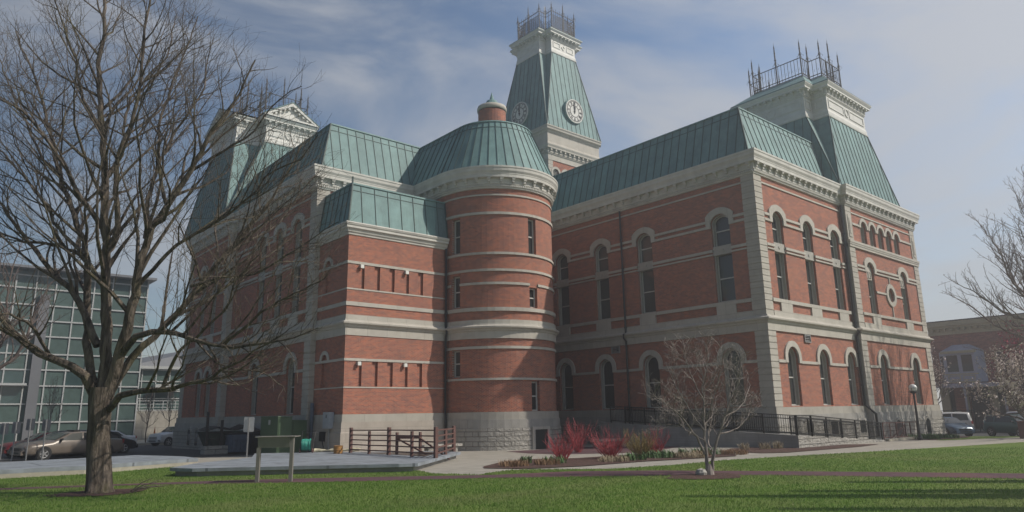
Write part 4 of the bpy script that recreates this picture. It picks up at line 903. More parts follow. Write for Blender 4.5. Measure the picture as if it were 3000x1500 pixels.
# cabinets
def cabinet(x0,x1,y0,y1,z1,label):
    g=gz((x0+x1)/2,y0); t=thing('utility_cabinet',label,'cabinet',((x0+x1)/2,(y0+y1)/2,g)); w,d,h=(x1-x0)/2,(y1-y0)/2,z1-g
    mb=MB(); mb.box(-w,w,-d,d,0,h-.06); mb.build('body','greenbox',t); mb=MB(); mb.hexa([(-w-.03,-d-.03,h-.06),(w+.03,-d-.03,h-.06),(w+.03,d+.03,h-.06),(-w-.03,d+.03,h-.06),(-w-.02,-d-.02,h),(w+.02,-d-.02,h-.03),(w+.02,d+.02,h-.03),(-w-.02,d+.02,h)]); mb.build('lid','greenbox',t)
    mb=MB(); mb.box(-w+.05,w-.05,-d-.02,-d,.1,h-.12); mb.build('door','greenbox',t); mb=MB(); mb.box(-w-.004,-w,-.15,.12,h-.45,h-.2); mb.build('label_plate','alum',t); return t
cabinet(-20.5,-19.72,17.05,19.4,-.03,'dark green metal transformer cabinet beside the road sign'); cabinet(-19.6,-18.75,17.3,18.9,-.24,'lower green metal cabinet next to the hose reel, against the wall')
# dumpsters
t=thing('dumpster','dark green steel dumpster with sloping front, left of the blue one','dumpster',(-20.95,25.2,gz(-21,25.2)))
mb=MB(); mb.hexa([(-.3,-.9,.12),(1.6,-.9,.12),(1.6,.9,.12),(-.3,.9,.12),(-.85,-.95,1.3),(1.6,-.95,1.3),(1.6,.95,1.3),(-.85,.95,1.3)]); 
for z in (1.24,): mb.box(-.9,1.65,-.99,-.94,z,z+.08)
mb.build('body','darkgreen',t)
mb=MB()
for k in range(14):
    x=-.85+k*.18; zz=1.32+.12*math.sin(k*.5)+.05*k*.3; mb.hexa([(x,-.9,zz),(x+.18,-.9,zz+.03),(x+.18,.9,zz+.1),(x,.9,zz+.06),(x,-.9,zz+.04),(x+.18,-.9,zz+.07),(x+.18,.9,zz+.14),(x,.9,zz+.1)])
mb.build('lid','black',t)
t=thing('dumpster','blue-grey ribbed steel dumpster below the brick wall','dumpster',(-19.9,23.6,gz(-20,23.6)))
mb=MB(); mb.box(-.85,.85,-.6,.6,.1,1.0); 
for k in range(8): x=-.78+k*.22; mb.hexa([(x,-.66,.12),(x+.09,-.66,.12),(x+.09,-.6,.12),(x,-.6,.12),(x,-.68,.82),(x+.09,-.68,.82),(x+.09,-.6,.82),(x,-.6,.82)])
mb.box(-.88,.88,-.68,-.6,.82,.88); mb.box(-.88,.88,-.64,.64,1.0,1.1); mb.build('body','bluebin',t); mb=MB(); mb.box(-.9,.9,-.3,.66,1.1,1.18); mb.hexa([(0.1,-.6,1.1),(.9,-.6,1.1),(.9,.6,1.1),(.1,.6,1.1),(0.1,-.6,1.16),(.9,-.6,1.3),(.9,.6,1.5),(.1,.6,1.2)]); mb.build('lid','black',t)
t=thing('recycling_bin','black bin with a small pale notice beside the blue dumpster','bin',(-19.35,22.6,gz(-19.4,22.6))); mb=MB(); mb.box(-.45,.45,-.3,.3,.0,1.12); mb.box(-.48,.48,-.33,.33,1.12,1.18); mb.build('body','black',t); mb=MB(); mb.box(-.3,.25,-.306,-.3,.9,1.02); mb.build('notice','alum',t)
# areaway posts and stone block
t=thing('areaway_railing','two tall black posts with rails on a rough stone block, left of the dumpsters','railing',(-21.9,24,gz(-21.9,24)))
for x,h in ((-.0,2.45),(.85,1.95)): mb=MB(); mb.bar((x,0,.3),(x,0,h),.13); mb.build('post','iron',t)
for z in (1.25,.85): mb=MB(); mb.bar((0,0,z),(1.5,.2,z),.07); mb.build('rail','iron',t)
mb=MB(); mb.box(-.15,1.15,-.4,.4,0,.48); mb.build('stone_block','rough',t)
# hose reel
t=thing('hose_reel','teal garden hose wound on a two-wheeled reel cart at the end of the slab','hose reel',(-20.5,13.4,gz(-20.5,13.4,.27)),-.6)
mb=MB(); mb.tube([(-.24,0,.38),(-.25,0,.38)],.3,18,0,True); mb.tube([(.24,0,.38),(.25,0,.38)],.3,18,0,True); mb.tube([(-.3,-.2,0.05),(-.3,.1,.5),(-.32,.5,1.0),(-.1,.55,1.02)],.018,5); mb.tube([(.3,-.2,0.05),(.3,.1,.5),(.32,.5,1.0),(-.1,.55,1.02)],.018,5); mb.build('cart_frame','black',t)
mb=MB(); rng=random.Random(3)
for k in range(9):
    x=-.21+k*.052; r=.24+.035*rng.random(); mb.tube([(x+.01*math.sin(j),r*math.cos(j*PI/8),.38+r*math.sin(j*PI/8)) for j in range(17)],.028,6)
mb.build('hose','tealhose',t,smooth=True)
for sx in (-.3,.3):
    mb=MB(); mb.tube([(sx-.03,-.1,.1),(sx+.03,-.1,.1)],.11,12,0,True); mb.build('wheel','brownrail',t)
t=thing('drum','short rusty yellow drum on the painted slab','drum',(-20.1,10.9,gz(-20.1,10.9,.27))); mb=MB(); mb.lathe((0,0,0),[(.21,0),(.22,.02),(.21,.04),(.21,.16),(.225,.18),(.21,.2),(.21,.33),(.225,.35),(.2,.36),(.19,.33)],20); mb.build('barrel','rust',t)
# bags of cloth by the wall
mb=MB(); rng=random.Random(5)
mb.tube([(-1.0+k*.12,.04*rng.gauss(0,1),.07+.02*rng.random()) for k in range(20)],[.05+.05*rng.random()+.03*math.sin(k*.9) for k in range(20)],9,0,True)
o=mb.build('rolled_tarpaulin','cream',smooth=True); o.location=(-19.2,13.0,gz(-19.2,13,.27)); o.rotation_euler=(0,0,-.7); tag(o,'pale crumpled tarpaulin roll between the hose reel and the drum','tarpaulin')
# meter box
t=thing('meter_box','light blue-grey electric meter box fixed to the shaded side of the low wing','meter box',(AX-.08,15.4,-.3)); mb=MB(); mb.box(-.3,0,-.28,.42,-.42,.43); mb.build('case','metbox',t); mb=MB(); mb.tube([(-.12,.0,-.42),(-.12,.0,-1.5)],.045,8); mb.build('conduit','galv',t); mb=MB(); mb.box(-.303,-.3,-.02,.08,.12,.3); mb.build('window','black',t)
mb=MB(); mb.tube([(0,0,-2),(0,0,.65)],.1,8,0,True); o=mb.build('conduit_pipe','bluebin'); o.location=(AX-.2,17.55,0); tag(o,'dark grey vertical duct at the foot of the left quoins','pipe')
mb=MB(); mb.box(-.05,0,-.35,.35,-.25,.25); mb.tube([(-.06,-.1,0),(-.2,-.4,-.3),(-.3,-.8,-.6)],.03,6); o=mb.build('wall_socket','iron'); o.location=(AX-.16,16.2,-1.15); tag(o,'small dark utility outlet below the meter box','outlet')
# bins at far right
t=thing('waste_bin','pinkish brown planter-like bin at the right edge beside the path','bin',(15.6,-7.3,gz(15.6,-7.3)),.2); mb=MB(); mb.box(-.45,.45,-.35,.35,0,.95); mb.box(-.5,.5,-.4,.4,.95,1.0); mb.build('body','brownrail',t)
mb=MB(); 
for k in range(4): mb.box(-.4+k*.22,-.36+k*.22+.1,-.36,-.35,.1,.85)
mb.build('panel','cream',t)
# ---- cars
def prof(P,x):
    for (x0,z0),(x1,z1) in zip(P[:-1],P[1:]):
        if x<=x1: return z0+(z1-z0)*(x-x0)/max(1e-6,x1-x0)
    return P[-1][1]
STY={ # fractions of length from rear to front, of height: top line, belt line
 'sedan':dict(top=[(0,.50),(.02,.66),(.17,.70),(.30,.97),(.42,1.0),(.55,.98),(.71,.69),(.93,.60),(.985,.50),(1,.36)],belt=[(0,.5),(.02,.64),(.17,.67),(.71,.65),(.93,.57),(1,.36)],sg=[(.225,.70),(.315,.93),(.43,.955),(.43,.68)],sg2=[(.445,.68),(.445,.955),(.545,.93),(.675,.68)],ws=(.565,.70),rw=(.29,.18)),
 'suv':dict(top=[(0,.45),(.015,.72),(.05,.97),(.2,1.0),(.6,.985),(.74,.70),(.95,.62),(.99,.5),(1,.34)],belt=[(0,.45),(.015,.62),(.74,.64),(.95,.58),(1,.34)],sg=[(.07,.66),(.09,.92),(.26,.94),(.26,.655)],sg2=[(.28,.655),(.28,.94),(.59,.925),(.70,.66)],ws=(.61,.735),rw=(.048,.018)),
 'van':dict(top=[(0,.42),(.015,.70),(.04,.96),(.2,1.0),(.6,.97),(.80,.66),(.95,.54),(.99,.46),(1,.3)],belt=[(0,.42),(.015,.58),(.80,.60),(.95,.5),(1,.3)],sg=[(.06,.62),(.08,.9),(.3,.93),(.3,.61)],sg2=[(.32,.61),(.32,.93),(.6,.9),(.76,.62)],ws=(.62,.79),rw=(.038,.018))}
PAINT={}
def car(label,x,y,ang,L,Wd,H,style,color,cat='car',extra=None,name='parked_car',dz=0,group=None):
    st=STY[style]
    if color not in PAINT: PAINT[color]=M_paint('car_paint_'+str(len(PAINT)),color)
    t=thing(name,label,cat,(x,y,gz(x,y,dz)),ang,group)
    xs=sorted(set([p[0] for p in st['top']]+[p[0] for p in st['belt']]+[i/26 for i in range(27)]))
    def hw(f): return Wd/2*(1-.16*max(0,(f-.9)/.1)**2-.10*max(0,(.06-f)/.06)**2-.02)
    def sec(f):
        zt=prof(st['top'],f)*H; zb=min(prof(st['belt'],f)*H,zt-.01); w=hw(f); k=max(0,min(1,(zt-zb)/(H*.33))); wr=w*(1-.17*k)-.04
        lo=.17*H if .02<f<.98 else .24*H; X=(f-.5)*L
        return [(X,-w*.93,lo),(X,-w,lo+.1*H),(X,-w*1.0,zb*.78),(X,-w*.965,zb),(X,-wr,zt-.035*H),(X,-wr*.82,zt),(X,0,zt+.012*H),(X,wr*.82,zt),(X,wr,zt-.035*H),(X,w*.965,zb),(X,w,zb*.78),(X,w,lo+.1*H),(X,w*.93,lo)]
    mb=MB(); R=[sec(f) for f in xs]; n=13; b=0
    for r in R: mb.v+=r
    for i in range(len(R)-1):
        for j in range(n): mb.f.append((i*n+j,i*n+(j+1)%n,(i+1)*n+(j+1)%n,(i+1)*n+j)); mb.m.append(0)
    mb.f.append(tuple(range(n))); mb.m.append(0); mb.f.append(tuple((len(R)-1)*n+j for j in range(n))); mb.m.append(0)
    body=mb.build('body',PAINT[color],t,smooth=False)
    for p in body.data.polygons: p.use_smooth=len(p.vertices)==4
    def side(f,zf,s,off=.012):
        zt=prof(st['top'],f)*H; zb=min(prof(st['belt'],f)*H,zt-.01); w=hw(f); k=max(0,min(1,(zt-zb)/(H*.33))); wr=w*(1-.17*k)-.04
        z=zf*H; q=max(0,min(1,(z-zb)/max(.01,zt-.035*H-zb))); yy=w*.965+(wr-w*.965)*q+off
        return ((f-.5)*L,s*yy,z)
    for key in ('sg','sg2'):
        for s in (-1,1):
            m=MB(); m.face([side(f,z,s) for f,z in st[key]]); m.build('side_window','glass',t)
    for (fa,fb,nm) in ((*st['ws'],'windscreen'),(*st['rw'],'rear_window')):
        m=MB(); P=[]
        for f,ks in ((fa,.8),(fb,.9)):
            zt=prof(st['top'],f)*H+.02; w=(hw(f))*(.80 if f==fa else .88); P.append([((f-.5)*L+(.012 if nm=='windscreen' else -.012),s*w*.93,zt) for s in (-1,1)])
        m.face([P[0][0],P[0][1],P[1][1],P[1][0]]); m.build(nm,'glass',t)
    wr=.215*H if H>1.6 else .225*H
    for f in (.19,.81):
        for s in (-1,1):
            X=(f-.5)*L; m=MB(); m.tube([(X,s*(Wd/2-.12),wr+.01),(X,s*(Wd/2+.006),wr+.01)],wr*1.17,20,0,True); m.build('wheel_arch','black',t)
            m=MB(); m.lathe((X,s*(Wd/2-.08),wr),[(wr*.6,-.1),(wr*.97,-.1),(wr,-.06),(wr,.06),(wr*.95,.1),(wr*.62,.1)],22,axis='y'); wh=m.build('wheel','tyre',t)
            m=MB(); Y=s*(Wd/2+.012); m.lathe((X,s*(Wd/2-.0),wr),[(wr*.62,-.03),(wr*.66,.025),(wr*.6,.02),(wr*.56,-.01),(0,-.01)] if s>0 else [(wr*.62,.03),(wr*.66,-.025),(wr*.6,-.02),(wr*.56,.01),(0,.01)],22,axis='y')
            for k in range(5):
                a=k*2*PI/5; m.bar((X,Y,wr),(X+math.cos(a)*wr*.6,Y,wr+math.sin(a)*wr*.6),.07,.02,up=Vector((0,1,0)))
            m.build('rim','rim',wh)
    zn=prof(st['belt'],.97)*H
    for s in (-1,1):
        m=MB(); y0=s*hw(.985)*.62; y1=s*hw(.955)*.99; X0=(.992-.5)*L+.01; X1=(.935-.5)*L; z0,z1=zn*.8,zn*1.07
        m.hexa([(X0,y0,z0),(X0-.04,(y0+y1)/2,z0),(X1,y1,z0),(X1,y0,z0),(X0-.05,y0,z1),(X0-.1,(y0+y1)/2,z1),(X1,y1*.985,z1),(X1,y0,z1)]); m.build('headlight','lens',t)
        m=MB(); Xr=-.5*L; zr=prof(st['belt'],.03)*H; m.hexa([(Xr-.01,s*hw(0)*.6,zr*.78),(Xr-.01,s*hw(0)*.99,zr*.78),(Xr+.12,s*hw(.03)*1.01,zr*.78),(Xr+.1,s*hw(0)*.6,zr*.78),(Xr-.0,s*hw(0)*.6,zr*1.02),(Xr-.0,s*hw(0)*.99,zr*1.02),(Xr+.12,s*hw(.03)*1.0,zr*1.02),(Xr+.1,s*hw(0)*.6,zr*1.02)]); m.build('tail_lamp','tail',t)
        m=MB(); f=st['sg2'][3][0]-.02; p=side(f,st['sg2'][3][1]+.03,s); m.hexa([(p[0]-.05,p[1],p[2]-.06),(p[0]+.08,p[1],p[2]-.06),(p[0]+.06,p[1]+s*.2,p[2]-.05),(p[0]-.04,p[1]+s*.2,p[2]-.05),(p[0]-.05,p[1],p[2]+.05),(p[0]+.06,p[1],p[2]+.05),(p[0]+.04,p[1]+s*.2,p[2]+.08),(p[0]-.04,p[1]+s*.2,p[2]+.08)]); m.build('wing_mirror',PAINT[color] if False else 'black',t)
    m=MB(); X=.5*L-.012; w=hw(1)*.62; m.box(X-.05,X+.035,-w,w,zn*.72,zn*1.0)
    for k in range(3): m.box(X+.03,X+.042,-w,w,zn*(.76+.08*k),zn*(.78+.08*k))
    m.build('grille','black' if style!='suv' else 'galv',t)
    m=MB(); m.box(.5*L-.12,.5*L+.05,-hw(1)*.98,hw(1)*.98,.2*H,.34*H); m.box(-.5*L-.05,-.5*L+.12,-hw(0)*.98,hw(0)*.98,.22*H,.38*H); m.build('bumper',PAINT[color] if style=='sedan' else PAINT[color],t)
    m=MB(); m.box(.5*L+.03,.5*L+.056,-w,w,.24*H,.3*H); m.build('air_intake','black',t)
    if extra=='bar': m=MB(); m.box(-.25,.05,-.5,.5,H+.01,H+.09); m.box(-.3,.1,-.52,.52,H+.0,H+.025); m.build('light_bar','black',t)
    if extra=='rack':
        m=MB()
        for s in (-1,1): m.bar((-.36*L,s*Wd*.33,H+.06),(.06*L,s*Wd*.33,H+.05),.04)
        for k in (-.3,-.1,.04): m.bar((k*L,-Wd*.33,H+.06),(k*L,Wd*.33,H+.06),.04)
        m.build('roof_rack','black',t)
    return t
HD=math.atan2(-.22,-1.0)
car('tan sedan with a dark roof light bar parked behind the big tree',-28.15,28.15,HD,5.25,1.95,1.47,'sedan',(.17,.14,.115),extra='bar')
car('black sedan parked between the tan sedan and the red car',-28.2,31.1,HD,4.8,1.85,1.45,'sedan',(.012,.013,.02))
car('dark red car at the left edge of the car park',-28.6,34.0,HD,4.6,1.8,1.42,'sedan',(.16,.015,.015))
car('black pickup-like car whose rear end shows just right of the tree trunk',-26.0,33.2,.15,4.8,1.9,1.55,'van',(.015,.016,.018))
car('white coupe parked across the street right of the tree trunk',-22.45,48.6,PI,4.75,1.8,1.4,'sedan',(.62,.62,.62))
car('white crossover half hidden by the left corner of the courthouse',-16.45,49.2,PI+.35,4.7,1.9,1.65,'suv',(.62,.62,.62))
HR=math.atan2(-.75,-.66)
car('blue minivan parked beyond the right corner of the courthouse',29.0,1.6,HR+.1,4.9,1.95,1.55,'van',(.07,.12,.18),dz=-.02)
car('dark green off-roader with roof rack parked right of the blue minivan',28.8,-3.4,-PI/2-.62,4.6,1.8,1.62,'suv',(.025,.085,.075),extra='rack')
car('white estate van parked behind the green off-roader',35.5,-3.6,-PI/2-.4,5.2,2.0,1.85,'suv',(.6,.6,.6))
car('white van far back behind the black railing of the shop',37.5,4.6,PI/2+.3,5.0,2.0,1.9,'van',(.6,.6,.58))
# traffic cone
t=thing('traffic_cone','tall orange and white traffic cone by the stair wall across the street','traffic cone',(-17.1,54.2,hz(-17,53)+.13)); mb=MB(); mb.lathe((0,0,0),[(.3,0),(.3,.04),(.15,.06),(.11,.6),(.05,1.2),(.0,1.6)],12); mb.build('cone_body','orange',t); mb=MB(); mb.lathe((0,0,0),[(.128,.55),(.115,.72)],12); mb.build('reflective_collar','globe',t)
# ---- glass building across the street
def glassbldg():
    t=thing('glass_building','modern office building with teal glass panels and silver columns behind the big tree','building',(-35,66,0))
    X0,X1,Y=-75,-16.2,66.; Z0,ZT=-2.9,15.2
    o=Vector((-35,66,0))
    def B(mb,a,b,c,d,e,f): mb.box(a-o.x,b-o.x,c-o.y,d-o.y,e,f)
    mb=MB(); B(mb,X0,X1,Y,Y+30,Z0,ZT); mb.build('wall','teal',t)
    mb=MB(); mb2=MB(); rng=random.Random(11)
    zs=[-2.9,-.2,1.6,3.4,5.0,6.6,8.4,10.0,11.6,13.3,14.6]
    xs=[X1-i*1.75 for i in range(34)]
    for z in zs: B(mb,X0,X1+.05,Y-.14,Y,z-.07,z+.07)
    for x in xs: B(mb,x-.06,x+.06,Y-.12,Y,Z0,ZT)
    mb.build('mullions','alum',t)
    k=0
    for i in range(len(zs)-1):
        for j in range(len(xs)-1):
            x=xs[j]
            dark=(i in(2,5,8) and x<-25.5) or (i in (1,4,7) and rng.random()<.4 and x<-26) or (i in (3,6) and rng.random()<.35 and x<-19) or (i==0 and rng.random()<.3 ) or (i in (3,6,9) and x<-26 and rng.random()<.6)
            if dark and k<95: m=MB(); B(m,xs[j+1]+.06,x-.06,Y-.03,Y-.02,zs[i]+.07,zs[i+1]-.07); m.build('window','tealdark',t); k+=1
    for x in (-26.3,-36,-46,-56):
        m=MB(); B(m,x,x+.9,Y-.55,Y-.15,Z0,ZT-2.5); m.build('column','panel',t)
    m=MB(); B(m,X0,X1+.6,Y-1.2,Y+30,ZT,ZT+.25); m.build('roof_slab','panel',t)
    for z in (3.4,8.4): m=MB(); B(m,-60,-26.5,Y-.9,Y-.14,z+.0,z+.22); m.build('sun_shade','alum',t)
glassbldg()
def annexbldg():
    t=thing('glass_building','lower glazed building with an outside staircase, between the teal office building and the courthouse','building',(-12,76,0)); o=Vector((-12,76,0))
    def B(mb,a,b,c,d,e,f): mb.box(a-o.x,b-o.x,c-o.y,d-o.y,e,f)
    mb=MB(); B(mb,-15.3,6,76,96,-3,6.0); mb.build('wall','teal',t)
    mb=MB(); 
    for z in (-2.6,-.6,1.0,2.4,3.3,4.5,5.9): B(mb,-15.3,6,75.86,76,z-.06,z+.06)
    for i in range(14): x=-15.2+i*1.6; B(mb,x-.05,x+.05,75.88,76,-3,6.0)
    mb.build('mullions','alum',t)
    for i,(x,z0,z1) in enumerate(((-12.0,2.5,4.3),(-13.6,2.5,3.3),(-10.4,2.5,3.3),(-12,1.1,2.3))): m=MB(); B(m,x+.06,x+1.54,75.96,75.98,z0,z1); m.build('window','tealdark',t)
    m=MB(); B(m,-15.5,6.5,75.3,96,6.0,6.35); m.build('roof_edge','alum',t)
    m=MB(); m.hexa([(-3.3,2,6.35),(18,2,6.35),(18,20,6.35),(-3.3,20,6.35),(-.5,6,7.8),(18,6,12),(18,20,12),(-.5,20,7.8)]); m.build('pitched_roof','panel',t)
    m=MB(); B(m,-12.3,-9.5,74.6,76,3.4,4.1); m.build('canopy','alum',t)
    t=thing('stair_wall','pale concrete outside staircase with a steel handrail beside the teal building','staircase',(-13,66,-2.6)); m=MB()
    P=[(-3.1,0),(6.6,0),(6.6,.3),(1.2,3.4),(-3.1,3.4)]
    m.v+=[(x,0,z) for x,z in P]+[(x,2.2,z) for x,z in P]; m.f+=[(0,1,2,3,4),(9,8,7,6,5)]+[(i,(i+1)%5,5+(i+1)%5,5+i) for i in range(5)]; m.m+=[0]*7; m.build('stair_flank','concrete',t)
    m=MB()
    for z in (1.1,.75,.4): m.bar((-3.1,0,3.4+z),(1.2,0,3.4+z),.07); m.bar((1.2,0,3.4+z),(6.6,0,.3+z),.07)
    for k in range(9): q=k/8; m.bar((1.2+5.4*q,0,3.4-3.1*q),(1.2+5.4*q,0,4.5-3.1*q),.06)
    for k in range(4): m.bar((-3.1+k*1.3,0,3.4),(-3.1+k*1.3,0,4.5),.06)
    m.build('handrail','alum',t)
annexbldg()
# ---- shop building on the right
def shop():
    a=46.; t=thing('brick_shop','two-storey red brick shop with white cornice and lavender bay window on the right','building',(a,0,0)); 
    fr=Fr((0,0),(0,1),(-1,0))
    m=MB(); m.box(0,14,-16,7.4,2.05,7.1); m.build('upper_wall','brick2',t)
    m=MB(); fr.box(m,-16,7.4,7.1,7.35,-1,.1); fr.box(m,-16,7.5,7.75,8.0,-1,.35); fr.box(m,-16,7.55,8.0,8.45,-1,.55); fr.box(m,-16,7.4,7.35,7.75,-1,.04)
    for k in range(40): fr.box(m,-15.8+k*.58,-15.55+k*.58,7.5,7.74,.04,.3)
    m.build('cornice','cream',t)
    m=MB(); fr.box(m,-16,7.5,8.45,8.55,-13,.6); m.build('roof','shopdark',t)
    m=MB(); m.hexa([fr.p(3.2,2.2,1.0),fr.p(6.0,2.2,1.0),fr.p(6.7,2.2,0),fr.p(2.6,2.2,0),fr.p(3.2,5.3,1.0),fr.p(6.0,5.3,1.0),fr.p(6.7,5.3,0),fr.p(2.6,5.3,0)]); bw=m.build('bay_window','lav',t)
    m=MB(); 
    for u0,u1 in ((3.45,4.4),(4.75,5.75)): fr.box(m,u0,u1,3.25,4.9,1.0,1.012)
    m.face([fr.p(6.1,3.25,.87),fr.p(6.55,3.25,.23),fr.p(6.55,4.9,.23),fr.p(6.1,4.9,.87)]); m.build('pane','glass',bw)
    m=MB(); fr.box(m,3.0,6.2,2.95,3.05,1.0,1.08); fr.box(m,3.0,6.2,2.15,2.3,1.0,1.1); fr.box(m,3.0,6.2,5.1,5.35,1.0,1.15); 
    for u0,u1 in ((3.45,4.4),(4.75,5.75)): ring(m,fr,slot(u0-.06,u1+.06,2.4,2.88),slot(u0+.02,u1-.02,2.48,2.8),1.0,1.03)
    m.build('bay_trim','cream',bw)
    m=MB()
    for i in range(10):
        a0,a1=PI*i/10,PI*(i+1)/10; m.face([fr.p(4.6+2.0*math.cos(a0),5.35,1.1*math.sin(a0)+.05),fr.p(4.6+2.0*math.cos(a1),5.35,1.1*math.sin(a1)+.05),fr.p(4.6+.8*math.cos(a1),6.0,.3*math.sin(a1)),fr.p(4.6+.8*math.cos(a0),6.0,.3*math.sin(a0))])
    m.build('bay_roof','lav',bw)
    for u in (1.0,-2.5,-6): 
        m=MB(); ring(m,fr,slot(u-.7,u+.7,2.9,5.2),slot(u-.52,u+.52,3.05,5.05),-.05,.06); f=m.build('window','cream',t); m=MB(); fr.box(m,u-.52,u+.52,3.05,5.05,.0,.015); m.build('pane','glass',f)
    m=MB(); fr.box(m,-16,7.6,1.75,2.05,-.2,2.6); fr.box(m,-16,7.6,1.65,1.78,2.5,2.7); m.build('canopy','lav',t)
    m=MB(); fr.box(m,-16,7.4,-3,1.75,-3,-1.2); m.build('shop_front','shopdark',t)
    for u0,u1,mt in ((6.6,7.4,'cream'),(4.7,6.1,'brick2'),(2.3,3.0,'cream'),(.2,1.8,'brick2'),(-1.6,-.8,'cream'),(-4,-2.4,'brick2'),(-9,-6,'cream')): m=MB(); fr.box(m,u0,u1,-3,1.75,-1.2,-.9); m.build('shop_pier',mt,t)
    for u in (7.2,4.1,.8,-2.5,-6): m=MB(); m.bar(fr.p(u,-2.6,2.4),fr.p(u,1.7,2.4),.16); m.build('canopy_post','lav',t)
    for u in (4.9,-1.2): m=MB(); m.lathe(fr.p(u,-2.6,-.6),[(.22,0),(.16,.3),(.15,3.5),(.3,3.8),(.25,4.2)],10); m.build('pillar','cream',t)
shop()
t=thing('plain_building','plain cream rendered building at the far right edge','building',(46,-22,0)); m=MB(); m.box(-2.5,14,-12,5.5,-3,8.6); m.build('wall','cream',t); m=MB(); m.box(-2.8,14,-12,5.7,8.6,9.0); m.build('roof','alum',t)
lamp(38.5,6.9,'small distant lamp post in front of the brick shop',2.9)
railing('street_railing','black iron railing far right in front of the brick shop',[(40.8,9,hz(42,0)+.1),(40.8,-9,hz(42,0)+.1)],1.9)
# ---- trees
def polyres(P,step):
    out=[Vector(P[0])]
    # catmull-rom through the points
    P=[Vector(p) for p in P]; Q=[P[0]*2-P[1]]+P+[P[-1]*2-P[-2]]
    for i in range(1,len(Q)-2):
        n=max(1,int((Q[i+1]-Q[i]).length/step))
        for k in range(1,n+1):
            t=k/n; a,b,c,d=Q[i-1],Q[i],Q[i+1],Q[i+2]
            out.append(.5*((2*b)+(c-a)*t+(2*a-5*b+4*c-d)*t*t+(3*b-a-3*c+d)*t**3))
    return out
class Tree:
    def __init__(s,seed,up=.10,wig=.16,spacing=(.34,.22,.13),spread=(.75,.8,.85),sides=(7,5,3,3),lens=(1.,.5,.5),minr=.0035,maxl=3.2,tips=None):
        s.r=random.Random(seed); s.mb=MB(); s.up=up; s.wig=wig; s.sp=spacing; s.spr=spread; s.sides=sides; s.lens=lens; s.minr=minr; s.maxl=maxl; s.tips=[]; 
    def rv(s): return Vector((s.r.gauss(0,1),s.r.gauss(0,1),s.r.gauss(0,1)))
    def limb(s,pts,r0,r1,lvl=0,start=.25):
        n=len(pts); R=[r0+(r1-r0)*(i/(n-1))**.85 for i in range(n)]
        s.mb.tube(pts,R,s.sides[min(lvl,3)])
        if lvl>=3: s.tips.append(pts[-1]); return
        L=[0]
        for a,b in zip(pts[:-1],pts[1:]): L.append(L[-1]+(b-a).length)
        T=L[-1]; x=T*start+s.r.random()*s.sp[lvl]
        while x<T:
            i=0
            while i<n-2 and L[i+1]<x: i+=1
            t=(x-L[i])/max(1e-6,L[i+1]-L[i]); p=pts[i].lerp(pts[i+1],t); d=(pts[i+1]-pts[i]).normalized()
            v=s.rv(); v-=d*v.dot(d); v.normalize()
            if v.z<-.3 and s.r.random()<.6: v.z=-v.z*.6
            k=s.spr[lvl]*(.7+.6*s.r.random()); dd=(d+v*k).normalized()
            rem=(T-x); ln=(min(s.maxl,.5+rem*.6) if lvl==0 else (min(s.maxl*.5,.25+rem*.55) if lvl==1 else .16+.3*s.r.random()))*s.lens[lvl]*(.6+.7*s.r.random())
            s.twig(p,dd,ln,min(R[i]*.6,(.032,.0095,.005)[lvl]*(.6+ln*.35 if lvl==0 else 1)),lvl+1)
            x+=s.sp[lvl]*(.5+s.r.random())
    def twig(s,p,d,ln,r,lvl):
        n=(0,6,4,2)[lvl] if ln>.25 else 2; pts=[p]; st=ln/n
        for i in range(n):
            d=(d+s.rv()*s.wig+Vector((0,0,s.up))).normalized(); p=p+d*st; pts.append(p)
        s.limb(pts,max(s.minr,r),s.minr*(1.2 if lvl<2 else 1),lvl,start=.12)
def jit(P,rng,a): return [P[0]]+[p+Vector((rng.gauss(0,a),rng.gauss(0,a),rng.gauss(0,a))) for p in P[1:]]
k_=1.16460
